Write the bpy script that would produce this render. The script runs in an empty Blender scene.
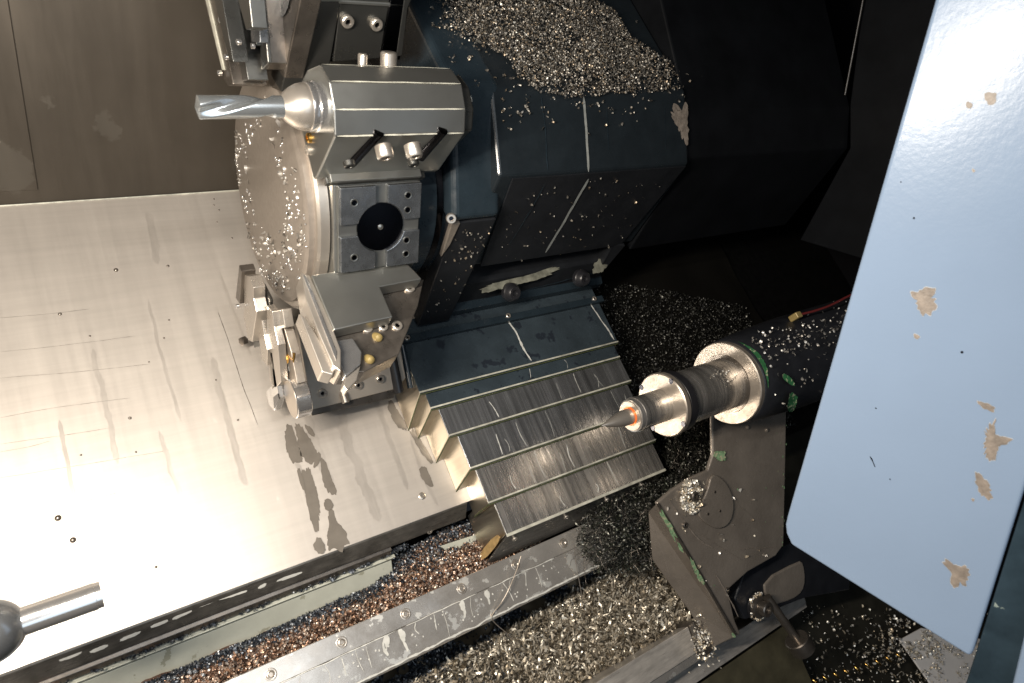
import bpy, bmesh, math, random
import numpy as np
from mathutils import Vector, Matrix, noise
random.seed(7); rng = np.random.default_rng(11)
scn = bpy.context.scene
COL = scn.collection
rad = math.radians

# ------------------------------------------------------------------ camera frame
# world x = spindle direction, y = up the slanted bed, z = out of the bed
F, VP, A_, D = 685.0, (1540, 105), .44, 1.3
Zv = Vector((VP[0]-512, VP[1]-341.5, F)).normalized()
c_ = -(Zv.x*A_ + Zv.y)/Zv.z
Xv = Vector((A_, 1, c_)).normalized()
Nv = Zv.cross(Xv)
RW = Matrix((Zv, -Xv, -Nv))            # camera(cv) -> world
CAM = Vector((0, 0, D))
def ray(px, py): return RW @ Vector((px-512, py-341.5, F))
def hit(px, py, n, d):
    r = ray(px, py); n = Vector(n); return CAM + r*((d - n.dot(CAM))/n.dot(r))
def onz(px, py, z=0.): return hit(px, py, (0, 0, 1), z)
def onx(px, py, x): return hit(px, py, (1, 0, 0), x)
def ony(px, py, y): return hit(px, py, (0, 1, 0), y)
def proj(p):
    q = RW.transposed() @ (Vector(p)-CAM); return 512+F*q.x/q.z, 341.5+F*q.y/q.z
def x_at(px, y, z):                    # x where the line (y,z) reaches picture column px
    a, b = -1., 3.
    for _ in range(50):
        m = (a+b)/2
        q = RW.transposed() @ (Vector((m, y, z))-CAM)
        if q.z < .05 or 512+F*q.x/q.z < px: a = m
        else: b = m
    return a

# ------------------------------------------------------------------ materials
MATS = {}
def mat(name, base, metallic=0., rough=.5, var=.0, vscale=20., bump=0., bscale=200., streak=None,
        sstr=.0, rvar=.0, spots=None, spot_scale=60., spot_thr=.62, spot_rough=None, coat=0., emission=None, stretch2=None, aniso=0., spec=.5):
    m = bpy.data.materials.new(name); m.use_nodes = True
    nt = m.node_tree; N = nt.nodes; L = nt.links
    b = N['Principled BSDF']
    b.inputs['Metallic'].default_value = metallic
    b.inputs['Roughness'].default_value = rough
    b.inputs['Base Color'].default_value = (*base, 1)
    b.inputs['Specular IOR Level'].default_value = spec
    if coat: b.inputs['Coat Weight'].default_value = coat; b.inputs['Coat Roughness'].default_value = .05
    if aniso: b.inputs['Anisotropic'].default_value = aniso
    tc = N.new('ShaderNodeTexCoord')
    def noise_(scale, stretch=(1, 1, 1), detail=4, rough_=.6):
        mp = N.new('ShaderNodeMapping'); mp.inputs['Scale'].default_value = stretch
        L.new(tc.outputs['Object'], mp.inputs[0])
        n = N.new('ShaderNodeTexNoise'); n.inputs['Scale'].default_value = scale
        n.inputs['Detail'].default_value = detail; n.inputs['Roughness'].default_value = rough_
        L.new(mp.outputs[0], n.inputs['Vector']); return n.outputs['Fac']
    def ramp(src, a, b_, lo, hi):
        r = N.new('ShaderNodeMapRange'); r.inputs[1].default_value = a; r.inputs[2].default_value = b_
        r.inputs[3].default_value = lo; r.inputs[4].default_value = hi; L.new(src, r.inputs[0]); return r.outputs[0]
    def mul(a, b_):
        q = N.new('ShaderNodeMath'); q.operation = 'MULTIPLY'; L.new(a, q.inputs[0])
        if isinstance(b_, float): q.inputs[1].default_value = b_
        else: L.new(b_, q.inputs[1])
        return q.outputs[0]
    fac = ramp(noise_(vscale), .3, .7, 1-var, 1+var)
    if streak is not None:
        s = noise_(1., streak, 3, .7)
        fac = mul(fac, ramp(s, .3, .7, 1-sstr, 1+sstr))
    if stretch2 is not None:
        s2 = noise_(1., stretch2, 4, .7)
        fac = mul(fac, ramp(s2, .35, .65, 1-sstr, 1+sstr))
    vm = N.new('ShaderNodeVectorMath'); vm.operation = 'SCALE'; vm.inputs[0].default_value = base
    L.new(fac, vm.inputs['Scale'])
    colout = vm.outputs[0]
    rout = None
    if rvar:
        rr = noise_(vscale*1.7, (1, 1, 1), 5, .65) if streak is None else noise_(1., tuple(v*1.3 for v in streak), 4, .7)
        rout = ramp(rr, .3, .7, max(.02, rough-rvar), rough+rvar)
    if spots is not None:
        sp = ramp(noise_(spot_scale, (1, 1, 1), 6, .6), spot_thr, spot_thr+.02, 0, 1)
        mx = N.new('ShaderNodeMix'); mx.data_type = 'RGBA'
        L.new(sp, mx.inputs[0]); L.new(colout, mx.inputs[6]); mx.inputs[7].default_value = (*spots, 1)
        colout = mx.outputs[2]
        if spot_rough is not None:
            mr = N.new('ShaderNodeMix'); mr.data_type = 'FLOAT'; L.new(sp, mr.inputs[0])
            if rout: L.new(rout, mr.inputs[2])
            else: mr.inputs[2].default_value = rough
            mr.inputs[3].default_value = spot_rough; rout = mr.outputs[0]
    L.new(colout, b.inputs['Base Color'])
    if rout: L.new(rout, b.inputs['Roughness'])
    if bump:
        bn = N.new('ShaderNodeBump'); bn.inputs['Strength'].default_value = bump; bn.inputs['Distance'].default_value = .002
        src = noise_(bscale) if streak is None else noise_(1., tuple(v*2 for v in streak), 4, .7)
        L.new(src, bn.inputs['Height']); L.new(bn.outputs[0], b.inputs['Normal'])
    MATS[name] = m; return m
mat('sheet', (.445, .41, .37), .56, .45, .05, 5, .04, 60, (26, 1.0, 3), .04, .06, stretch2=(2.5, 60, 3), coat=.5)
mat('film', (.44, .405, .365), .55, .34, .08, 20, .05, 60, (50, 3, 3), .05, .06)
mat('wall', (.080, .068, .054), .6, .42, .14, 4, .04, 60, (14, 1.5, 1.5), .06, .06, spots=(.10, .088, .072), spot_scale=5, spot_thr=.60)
mat('dull', (.17, .15, .13), .85, .32, .2, 25, .1, 150, None, 0, .10)
mat('steel', (.46, .42, .37), .8, .30, .08, 12, .05, 200, None, 0, .05)
mat('warm_steel', (.40, .36, .31), .55, .38, .08, 12, .06, 160, None, 0, .06)
mat('smear', (.13, .13, .105), 0., .35, .4, 60, .1, 200)
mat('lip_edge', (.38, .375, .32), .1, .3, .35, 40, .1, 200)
mat('machined', (.40, .40, .375), .93, .30, .10, 7, .04, 400, None, 0, .03)
mat('holder', (.12, .12, .113), .9, .30, .10, 12, .05, 300, None, 0, .05)
mat('disc', (.235, .205, .175), .5, .46, .08, 90, .12, 900, None, 0, .06)
mat('pocket', (.25, .265, .28), .9, .27, .2, 30, .03, 300, None, 0, .10)
mat('bore', (.035, .035, .04), 1., .22, .1, 10, 0, 100, None, 0, .05)
mat('polished', (.74, .73, .72), .92, .16, .03, 40, .0, 100, None, 0, .05)
mat('drill', (.60, .64, .66), .9, .20, .10, 30, .0)
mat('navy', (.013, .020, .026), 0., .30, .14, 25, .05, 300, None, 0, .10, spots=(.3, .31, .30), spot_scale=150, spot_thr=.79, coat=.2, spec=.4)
mat('black', (.010, .011, .013), 0., .42, .2, 20, .05, 200, None, 0, .1, spots=(.2, .19, .16), spot_scale=130, spot_thr=.78, spec=.25)
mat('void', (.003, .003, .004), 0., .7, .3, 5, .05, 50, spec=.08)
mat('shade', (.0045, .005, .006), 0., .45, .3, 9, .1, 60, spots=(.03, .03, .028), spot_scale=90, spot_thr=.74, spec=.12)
mat('blackrub', (.012, .012, .014), 0., .35, .1, 40)
mat('floor_cast', (.05, .045, .028), .1, .45, .3, 20, .1, 60)
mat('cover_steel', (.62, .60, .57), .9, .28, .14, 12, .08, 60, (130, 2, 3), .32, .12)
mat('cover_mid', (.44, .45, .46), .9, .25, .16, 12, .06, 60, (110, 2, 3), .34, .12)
mat('cover_shaded', (.05, .068, .082), .5, .26, .22, 14, .03, 100, None, 0, .08, spots=(.028, .036, .048), spot_scale=26, spot_thr=.60)  # plate steel darkened and blued for the turret's shadow
mat('cream_side', (.66, .60, .50), 1., .34, .06, 10, .06, 60, (6, 160, 6), .06, .06)
mat('rust_stain', (.34, .23, .10), .4, .45, .35, 90, .2, 400)
mat('wiper', (.045, .055, .022), 0., .5, .3, 90)
mat('milk', (.46, .46, .43), .0, .30, .15, 60, .1, 200, coat=.2)
mat('oil', (.235, .21, .18), .5, .2, .12, 30, .03, 80)
mat('rail', (.53, .505, .47), .74, .22, .16, 14, .03, 60, None, 0, .10, spots=(.62, .61, .57), spot_scale=24, spot_thr=.60, spot_rough=.45)
mat('rail_plain', (.50, .47, .43), .6, .34, .15, 20, .06, 60, (14, 90, 30), .25, .1)
mat('cast', (.235, .205, .175), .5, .27, .22, 9, .25, 120, None, 0, .13, spots=(.36, .34, .25), spot_scale=75, spot_thr=.725)
mat('cast_dark', (.012, .013, .016), 0., .38, .2, 20, .10, 220, None, 0, .1, spots=(.40, .38, .33), spot_scale=120, spot_thr=.745)
mat('greenpaint', (.03, .13, .05), 0., .45, .3, 120, .2, 300, None, 0, 0, spots=(.34, .38, .24), spot_scale=110, spot_thr=.55)
mat('palegreen', (.16, .26, .14), 0., .5, .4, 150, .2, 300, spots=(.34, .34, .22), spot_scale=130, spot_thr=.55)
mat('tan_face', (.42, .37, .315), .8, .38, .10, 30, .08, 300, None, 0, .08)
mat('quill', (.58, .56, .53), .9, .25, .14, 30, .08, 60, (90, 5, 5), .32, .12)
mat('orange', (.80, .17, .03), .3, .3, .1, 40)
mat('brass', (.72, .44, .13), 1., .26, .12, 60, .05)
mat('yellowplug', (.24, .18, .07), .2, .4, .2, 60)
mat('panel', (.42, .43, .37), .3, .36, .08, 20, .1, 60, spots=(.28, .28, .22), spot_scale=30, spot_thr=.64)
mat('skirt', (.085, .08, .072), .5, .30, .35, 30, .08, 60, (12, 60, 60), .3, .1)
mat('blue_door', (.160, .215, .300), 0., .24, .05, 3, .08, 150, None, .05, .05, spec=.16)
mat('bare_patch', (.165, .14, .118), 0., .5, .35, 90, .3, 200)
mat('primer_rim', (.26, .29, .33), 0., .5, .2, 90)
mat('seal', (.018, .03, .04), 0., .12, .3, 20, .05, 60, spots=(.2, .24, .22), spot_scale=40, spot_thr=.66)
mat('pitfloor', (.02, .019, .015), .0, .5, .3, 20, .1, 60, spec=.2)
mat('darkfloor', (.004, .004, .004), .0, .5, .4, 60, .3, 200, spec=.1)
mat('sleeve_red', (.10, .012, .012), 0., .5)
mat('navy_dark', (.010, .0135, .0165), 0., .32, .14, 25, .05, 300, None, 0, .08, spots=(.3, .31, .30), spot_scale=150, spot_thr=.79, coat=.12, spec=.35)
mat('seam_line', (.20, .21, .20), 0., .35, .2, 80)
mat('probe_tip', (.40, .42, .44), .9, .22, .2, 12)
mat('label_white', (.72, .70, .68), 0., .4, .03, 10)
def chipmat(name, rough, metallic=1., k=1.):
    m = bpy.data.materials.new(name); m.use_nodes = True; N = m.node_tree.nodes; b = N['Principled BSDF']
    a = N.new('ShaderNodeAttribute'); a.attribute_name = 'tint'
    m.node_tree.links.new(a.outputs['Color'], b.inputs['Base Color'])
    b.inputs['Metallic'].default_value = metallic; b.inputs['Roughness'].default_value = rough
    MATS[name] = m
chipmat('chips', .40, .62)

# ------------------------------------------------------------------ object helpers
def link(name, me, m, root=None, label=None):
    o = bpy.data.objects.new(name, me); COL.objects.link(o)
    if m: me.materials.append(MATS[m])
    if root is not None:
        off = Vector((0, 0, 0)); r = root
        while r is not None: off += r.location; r = r.parent
        me.transform(Matrix.Translation(-off)); o.parent = root
    if label: o['label'] = label
    return o
def mesh(name, V, Fs, m, root=None, bev=0., smooth=False, ang=35, label=None, seg=2):
    bm = bmesh.new(); vs = [bm.verts.new(v) for v in V]
    for f in Fs:
        try: bm.faces.new([vs[i] for i in f])
        except ValueError: pass
    bmesh.ops.recalc_face_normals(bm, faces=bm.faces)
    me = bpy.data.meshes.new(name); bm.to_mesh(me); bm.free()
    if smooth:
        for p in me.polygons: p.use_smooth = True
        me.set_sharp_from_angle(angle=rad(ang))
    o = link(name, me, m, root, label)
    if bev:
        bv = o.modifiers.new('b', 'BEVEL'); bv.width = bev; bv.segments = seg; bv.limit_method = 'ANGLE'; bv.angle_limit = rad(30)
        bv.harden_normals = False
    return o
def thing(name, label, cat, loc=(0, 0, 0), group=None):
    o = bpy.data.objects.new(name, None); COL.objects.link(o); o.location = loc; o.empty_display_size = .02
    o['label'] = label; o['category'] = cat
    if group: o['group'] = group
    return o
def tag(o, label, cat, group=None, kind=None):
    o['label'] = label; o['category'] = cat
    if group: o['group'] = group
    if kind: o['kind'] = kind
    return o
def extr(P, v):                       # closed extrusion of polygon P along v
    P = [Vector(p) for p in P]; v = Vector(v); n = len(P)
    return P+[p+v for p in P], [tuple(range(n)), tuple(range(2*n-1, n-1, -1))]+[(i, (i+1) % n, n+(i+1) % n, n+i) for i in range(n)]
def slab(name, P, v, m, root=None, bev=.001, **k):
    V, Fs = extr(P, v); return mesh(name, V, Fs, m, root, bev, **k)
def prism(name, yz, x0, x1, m, root=None, bev=.0015, **k):
    return slab(name, [(x0, y, z) for y, z in yz], (x1-x0, 0, 0), m, root, bev, **k)
def frame_of(d):
    d = Vector(d).normalized(); u = d.orthogonal().normalized(); return d, u, d.cross(u)
def lathe_vf(o, d, prof, seg=48, closed=True):
    o = Vector(o); d, u, w = frame_of(d); V = []; Fs = []
    for (t, r) in prof:
        for k in range(seg):
            a = 2*math.pi*k/seg; V.append(o+d*t+(u*math.cos(a)+w*math.sin(a))*r)
    for i in range(len(prof)-1):
        for k in range(seg):
            k2 = (k+1) % seg; Fs.append((i*seg+k, i*seg+k2, (i+1)*seg+k2, (i+1)*seg+k))
    if closed:
        Fs.append(tuple(range(seg-1, -1, -1))); Fs.append(tuple(range((len(prof)-1)*seg, len(prof)*seg)))
    return V, Fs
def lathe(name, o, d, prof, m, root=None, seg=48, bev=0., ang=35, label=None):
    V, Fs = lathe_vf(o, d, prof, seg); return mesh(name, V, Fs, m, root, bev, True, ang, label)
def tubevf(P, r, seg=6):
    V = []; Fs = []; P = [Vector(p) for p in P]; n = len(P)
    for i, p in enumerate(P):
        d = (P[min(i+1, n-1)]-P[max(i-1, 0)]).normalized(); _, u, w = frame_of(d)
        if i: # keep frames aligned
            u = (pu - d*pu.dot(d)).normalized(); w = d.cross(u)
        pu = u
        for k in range(seg):
            a = 2*math.pi*k/seg; V.append(p+(u*math.cos(a)+w*math.sin(a))*(r if not isinstance(r, list) else r[i]))
    for i in range(n-1):
        for k in range(seg):
            Fs.append((i*seg+k, i*seg+(k+1) % seg, (i+1)*seg+(k+1) % seg, (i+1)*seg+k))
    Fs.append(tuple(range(seg-1, -1, -1))); Fs.append(tuple(range((n-1)*seg, n*seg)))
    return V, Fs
def tube(name, P, r, m, root=None, seg=8): V, Fs = tubevf(P, r, seg); return mesh(name, V, Fs, m, root, 0, True, 60)
def screw(o, d, r, root, name='screw', m='machined', h=.004):      # socket head screw: ring head, dark socket
    d = Vector(d).normalized(); o = Vector(o)
    s = lathe(name, o-d*.002, d, [(0, r), (h*.8+.002, r), (h+.002, r*.85), (h+.002, r*.5), (h*.4+.002, r*.46), (h*.4+.002, .0001)], m, root, 18, ang=25)
    k_ = lathe('socket', o, d, [(h*.4, r*.45), (h*.4+.0006, r*.45)], 'bore', None, 6)
    off = Vector((0, 0, 0)); rr = s
    while rr.parent is not None: rr = rr.parent; off += rr.location
    k_.data.transform(Matrix.Translation(-off)); k_.parent = s
    return s
def hole(o, d, r, root, name='hole', m='machined'):                # countersunk hole: bright ring, dark well
    d = Vector(d).normalized(); o = Vector(o)
    s = lathe(name, o-d*.001, d, [(0, r*1.15), (.0018, r*1.15), (.0018, r), (.0012, r*.8)], m, root, 22, ang=30)
    q = lathe('well', o-d*.001, d, [(0, r*.8), (.0014, r*.8)], 'bore', None, 22)
    # the well is a part of its own under the hole
    off = Vector((0, 0, 0)); rr = s.parent
    while rr is not None: off += rr.location; rr = rr.parent
    q.data.transform(Matrix.Translation(-off)); q.parent = s
    return s
def chaikin(P, closed=False, it=2):
    P = [Vector(p) for p in P]
    for _ in range(it):
        Q = [] if closed else [P[0]]
        for i in range(len(P) if closed else len(P)-1):
            a, b = P[i], P[(i+1) % len(P)]; Q += [a.lerp(b, .25), a.lerp(b, .75)]
        if not closed: Q.append(P[-1])
        P = Q
    return P
def ribbon(P, w, n, lift=.0006, jit=1.):                                   # flat wavy strip on a surface with normal n
    P = chaikin(P); n = Vector(n).normalized(); Q = []
    for a, b in zip(P[:-1], P[1:]):
        k = max(1, int((b-a).length/.004))
        Q += [a.lerp(b, i/k) for i in range(k)]
    Q.append(P[-1]); L = []; R = []
    ph = random.random()*50
    for i, q in enumerate(Q):
        d = (Q[min(i+1, len(Q)-1)]-Q[max(i-1, 0)]).normalized(); s = d.cross(n)
        ww = w*(1+jit*(-.45+.9*abs(noise.noise(Vector((i*.35+ph, 0, 0))))+.12*math.sin(i*.9+ph)))
        e = min(1, (i+.35)/2., (len(Q)-1-i+.35)/2.)
        j = noise.noise(Vector((i*.12+ph, 9, 0)))*w*.9*jit
        L.append(q+s*(j+ww*e*.5)+n*lift); R.append(q+s*(j-ww*e*.5)+n*lift)
    V = L+R; k = len(L)
    return V, [(i, i+1, k+i+1, k+i) for i in range(k-1)]
def join(name, parts, m, root=None, smooth=True, **k):
    V = []; Fs = []
    for v, f in parts:
        b = len(V); V += list(v); Fs += [tuple(i+b for i in q) for q in f]
    bm = None
    me = bpy.data.meshes.new(name); me.from_pydata([tuple(v) for v in V], [], Fs); me.update()
    if smooth:
        for p in me.polygons: p.use_smooth = True
    return link(name, me, m, root, **k)
def blob(P, n, lift=.0008, rough=.12, sub=5):                        # irregular flat patch from outline
    P = chaikin(P, True, 1); n = Vector(n).normalized(); Q = []
    c = sum(P, Vector())/len(P); ph = random.random()*80
    for a, b in zip(P, P[1:]+P[:1]):
        for i in range(sub):
            q = a.lerp(b, i/sub); k = 1+rough*(noise.noise(Vector((q.x*90+ph, q.y*90, q.z*90)))*2+noise.noise(Vector((q.x*260+ph, q.y*260, q.z*260)))*1.3)
            Q.append(c+(q-c)*k+n*lift)
    return Q, [tuple(range(len(Q)))]

# ------------------------------------------------------------------ swarf
TINTS = {'soot': [(.02, .02, .02), (.035, .035, .03), (.015, .015, .015), (.10, .10, .09)], 'pit': [(.52, .47, .385), (.32, .28, .22), (.68, .64, .55), (.14, .115, .08), (.44, .40, .33), (.07, .06, .045)], 'grey': [(.27, .25, .22), (.21, .195, .17), (.42, .40, .355), (.13, .118, .10), (.29, .235, .17), (.06, .055, .05)], 'silver': [(.50, .48, .44), (.36, .34, .31), (.62, .60, .56), (.20, .185, .165)],
         'warm': [(.70, .64, .52), (.60, .56, .48), (.80, .77, .70), (.50, .42, .31), (.68, .66, .62)],
         'bronze': [(.34, .21, .14), (.28, .175, .12), (.44, .34, .27), (.13, .075, .05), (.50, .45, .40), (.07, .045, .035)],
         'dark': [(.035, .037, .033), (.06, .06, .05), (.025, .025, .025), (.16, .16, .14), (.03, .035, .025)],
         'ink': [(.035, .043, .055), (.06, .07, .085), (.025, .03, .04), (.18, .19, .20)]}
def chips(name, pts, size, tint, label, base=None, curl=1.6, width=.35, up=(0, 0, 1)):
    n = len(pts); pts = np.array(pts); tn = np.array(TINTS[tint]); seg = 4
    L_ = size*(.45+rng.random(n)*1.1); W = L_*width*(.6+.8*rng.random(n)); cu = curl*(.3+1.2*rng.random(n))
    d = rng.normal(size=(n, 3)); upv = np.array(up, float); d -= (d@upv)[:, None]*upv*.45; d /= np.linalg.norm(d, axis=1)[:, None]
    e = rng.normal(size=(n, 3)); e -= (e*d).sum(1)[:, None]*d; e /= np.linalg.norm(e, axis=1)[:, None]
    f = np.cross(d, e); V = np.zeros((n, (seg+1)*2, 3))
    for i in range(seg+1):
        t = i/seg-.5; a = t*cu*2
        px = np.sin(a)/(cu*2)*L_; pz = (1-np.cos(a))/(cu*2)*L_
        tw = t*.8
        w = W*(1-.5*abs(t)*1.2)*.5
        c = pts+d*px[:, None]+f*pz[:, None]
        side = e*math.cos(tw)+f*math.sin(tw)
        V[:, 2*i] = c+side*w[:, None]; V[:, 2*i+1] = c-side*w[:, None]
    nv = (seg+1)*2; base_i = (np.arange(n)*nv)[:, None]
    quads = np.concatenate([base_i+np.array([2*i, 2*i+1, 2*i+3, 2*i+2])[None] for i in range(seg)], axis=1).reshape(-1, 4)
    V = V.reshape(-1, 3); cols = tn[rng.integers(0, len(tn), n)]*(.75+.5*rng.random((n, 1)))
    cols = np.repeat(np.clip(cols, 0, .9), nv, axis=0)
    if base is not None:
        bV, bQ, bc = base; off = len(V); V = np.concatenate([V, bV]); quads = np.concatenate([quads, np.array(bQ)+off])
        cols = np.concatenate([cols, np.tile(np.array(bc)[None], (len(bV), 1))])
    me = bpy.data.meshes.new(name)
    me.vertices.add(len(V)); me.vertices.foreach_set('co', V.ravel().astype(np.float32))
    me.loops.add(len(quads)*4); me.loops.foreach_set('vertex_index', quads.ravel().astype(np.int32))
    me.polygons.add(len(quads)); me.polygons.foreach_set('loop_start', np.arange(0, len(quads)*4, 4, dtype=np.int32))
    me.polygons.foreach_set('use_smooth', np.ones(len(quads), dtype=bool))
    me.update(calc_edges=True)
    at = me.color_attributes.new('tint', 'FLOAT_COLOR', 'POINT')
    at.data.foreach_set('color', np.concatenate([cols, np.ones((len(cols), 1))], axis=1).ravel().astype(np.float32))
    o = link(name, me, 'chips'); tag(o, label, 'metal chips', None, 'stuff'); return o
def in_poly(x, y, P):
    c = False; j = len(P)-1
    for i in range(len(P)):
        if (P[i][1] > y) != (P[j][1] > y) and x < (P[j][0]-P[i][0])*(y-P[i][1])/(P[j][1]-P[i][1])+P[i][0]: c = not c
        j = i
    return c
def scatter(P, n, fn, dens=None):                                   # P: outline on the surface in (u,v); fn(u,v)->point
    us = [p[0] for p in P]; vs = [p[1] for p in P]; out = []; k = 0
    while len(out) < n and k < n*60:
        k += 1; u = random.uniform(min(us), max(us)); v = random.uniform(min(vs), max(vs))
        if in_poly(u, v, P) and (dens is None or random.random() < dens(u, v)): out.append(tuple(fn(u, v)))
    return out
def mound(u0, u1, v0, v1, fn, nu=60, nv=30, col=(.05, .045, .04)):
    V = [tuple(fn(u0+(u1-u0)*i/nu, v0+(v1-v0)*j/nv)) for i in range(nu+1) for j in range(nv+1)]
    Q = [(i*(nv+1)+j, (i+1)*(nv+1)+j, (i+1)*(nv+1)+j+1, i*(nv+1)+j+1) for i in range(nu) for j in range(nv)]
    return np.array(V), Q, col
def nz(x, y, s=1., z=0.): return noise.noise(Vector((x*s, y*s, z)))

# ================================================================== SETTING
YS, YE = .94, .136                                                   # seam and lower edge of the guard sheet
def sheet_mesh():
    V, Fs = extr([(-1.2, YE, 0), (1.06, YE, 0), (1.06, YS, 0), (-1.2, YS, 0)], (0, 0, -.004)); return V, Fs
s = mesh('slanted_floor_sheet', *sheet_mesh(), 'sheet', bev=.0008)
s['kind'] = 'structure'; s['label'] = 'brushed stainless guard sheet sloping under the turret'
WD = Vector((0, .50, .866))
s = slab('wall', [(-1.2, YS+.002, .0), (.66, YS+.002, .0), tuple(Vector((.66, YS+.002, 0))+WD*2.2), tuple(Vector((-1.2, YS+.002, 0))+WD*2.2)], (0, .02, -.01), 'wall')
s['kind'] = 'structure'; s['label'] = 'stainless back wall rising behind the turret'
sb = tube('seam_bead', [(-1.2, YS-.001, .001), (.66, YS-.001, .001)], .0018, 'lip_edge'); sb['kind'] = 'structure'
# overlapping wall panel at far left
xa = onx(38, 192, 0)
def onwall(px, py, off=0.):
    n = WD.cross(Vector((1, 0, 0))).normalized(); n = n if n.z > 0 or n.y < 0 else -n
    if n.y > 0: n = -n
    return hit(px, py, n, n.dot(Vector((0, YS+.002, 0)))+off)
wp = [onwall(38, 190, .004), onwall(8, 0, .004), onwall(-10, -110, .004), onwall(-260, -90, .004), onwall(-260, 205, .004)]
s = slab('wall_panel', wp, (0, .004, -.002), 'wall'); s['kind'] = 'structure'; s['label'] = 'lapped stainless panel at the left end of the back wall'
n_ = onwall(100, 100, .004)
# dark interior: far walls and floors
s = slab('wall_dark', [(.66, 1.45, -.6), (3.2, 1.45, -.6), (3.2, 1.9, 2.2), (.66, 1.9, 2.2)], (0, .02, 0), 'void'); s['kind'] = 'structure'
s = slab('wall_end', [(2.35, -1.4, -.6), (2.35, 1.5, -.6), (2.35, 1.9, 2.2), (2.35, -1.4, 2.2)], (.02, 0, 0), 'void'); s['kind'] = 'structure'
s = slab('floor_dark', [(1.12, .0, -.03), (2.4, .0, -.03), (2.4, 1.46, -.03), (1.12, 1.46, -.03)], (0, 0, -.02), 'darkfloor'); s['kind'] = 'structure'
s = slab('floor_pit', [(-.4, -.9, -.24), (2.4, -.9, -.24), (2.4, .14, -.24), (-.4, .14, -.24)], (0, 0, -.02), 'pitfloor'); s['kind'] = 'structure'

# drip skirt and gutter below the sheet edge
sk = thing('drip_skirt', 'dark folded steel skirt along the lower edge of the bright sheet', 'skirt', (.1, .12, -.06))
prism('folded_edge', [(YE+.001, -.0045), (YE+.001, -.001), (YE-.003, -.002), (.111, -.030), (.109, -.034), (.118, -.034)], -.6, .63, 'skirt', sk, .0008)
prism('gutter_strip', [(.118, -.036), (.103, -.038), (.097, -.052), (.097, -.06), (.118, -.06)], -.6, .46, 'dull', sk, .0008)
prism('lower_strip', [(.098, -.061), (.090, -.058), (.088, -.066), (.098, -.070)], -.6, .47, 'panel', sk, .0008)
dash = []  # pale dashes paint the reflections on the skirt's dirty film
for px0, py0, px1, py1 in ((196, 607, 214, 600), (218, 599, 246, 591), (258, 588, 266, 584), (276, 581, 302, 572), (150, 627, 168, 620), (172, 619, 190, 611), (120, 640, 140, 632), (60, 660, 82, 652), (90, 652, 108, 645)):
    nd = Vector((0, -.76, .65)); kd = nd.dot(Vector((0, .111, -.030)))+.0004
    a = hit(px0, py0, nd, kd); b = hit(px1, py1, nd, kd); u_ = Vector((0, .65, .76))*.0034
    dash.append(blob([a+u_, b+u_, b-u_, a-u_], nd, .0007, .12, 5))
join('film_glints', dash, 'milk', sk, False)['kind'] = 'stuff'
scr_g = onz(457/1.0, 527, -.03)
screw((.545, .112, -.034), (0, -.6, .8), .006, sk, 'skirt_screw', 'steel')

gp = thing('gutter_panel', 'long cream grey gutter plate under the bright sheet, half buried in brown chips', 'panel', (.0, .08, -.08))
def pan(x0, x1, root):
    slab('plate', [(x0, .088, -.064), (x1, .088, -.064), (x1, .040, -.098), (x0, .040, -.098)], (0, -.002, -.004), 'panel', root, .0008)
pan(-.6, .462, gp)
gp2 = thing('gutter_panel', 'short cream wiper plate beside the lowest cover, above the rail', 'panel', (.62, .08, -.08))
pa = [onz(440, 546, -.06), onz(490, 530, -.06), onz(520, 548, -.06), onz(495, 562, -.075), onz(462, 560, -.075)]
slab('plate', pa, (0, 0, -.006), 'panel', gp2, .001)

# ------------------------------------------------------------------ rails
r1 = thing('guide_rail', 'long polished guide rail with a row of bolts and white coolant drips', 'rail', (.6, -.05, -.2))
prism('upper_ledge', [(.003, -.050), (-.036, -.050), (-.036, -.2), (.003, -.2)], -.35, 1.35, 'rail', r1, .0012)
prism('lower_face', [(-.0365, -.0505), (-.093, -.060), (-.097, -.064), (-.097, -.2), (-.0365, -.2)], -.35, 1.35, 'rail', r1, .0012)
for px, py in ((215, 697), (270, 672), (341, 640), (405, 612), (461, 587), (515, 563), (562, 540)):
    p = onz(px, py, -.05); p.y = -.0165
    lathe('rail_bolt', p-Vector((0, 0, .004)), (0, 0, 1), [(0, .0105), (.0046, .0105), (.0050, .0095), (.0048, .0078), (.0046, .0070), (.0062, .0066), (.0066, .0052), (.005, .0034), (.005, .0001)], 'steel', r1, 28)
nr = (0, -.17, .985)
def onrail(px, py): return hit(px, py, nr, Vector(nr).dot(Vector((0, -.0365, -.0505))))
rb = []
for k in range(17):
    x = .24+.032*k+random.uniform(-.01, .01); w_ = random.choice([.0012, .0016, .002, .006]); l_ = random.uniform(.3, 1.) if w_ < .004 else random.uniform(.5, .8)
    p0 = Vector((x, -.038, -.0508)); p1 = Vector((x+random.uniform(-.012, .012), -.038-.055*l_, -.0508-.0095*l_)); mid = p0.lerp(p1, .5)+Vector((random.uniform(-.008, .008), 0, 0))
    rb.append(ribbon([p0, mid, p1], w_, nr, .0009))
    if w_ > .004:
        rb.append(blob([p0+Vector((-.006, 0, 0)), p0+Vector((.007, 0, 0)), p1.lerp(p0, .4)+Vector((.004, 0, 0)), p1.lerp(p0, .4)+Vector((-.003, 0, 0))], nr, .0010, .2, 4))
for a_, b_ in ((.18, .42), (.44, .60), (.63, .80)):
    rb.append(ribbon([Vector((a_, -.0368, -.0500)), Vector(((a_+b_)/2, -.0368, -.0500)), Vector((b_, -.0368, -.0500))], .0022, (0, 0, 1), .0010))
rb.append(ribbon([Vector((x_, -.0912, -.0600)) for x_ in (.0, .3, .5, .7, 1.0)], .0045, nr, .0010))
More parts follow.
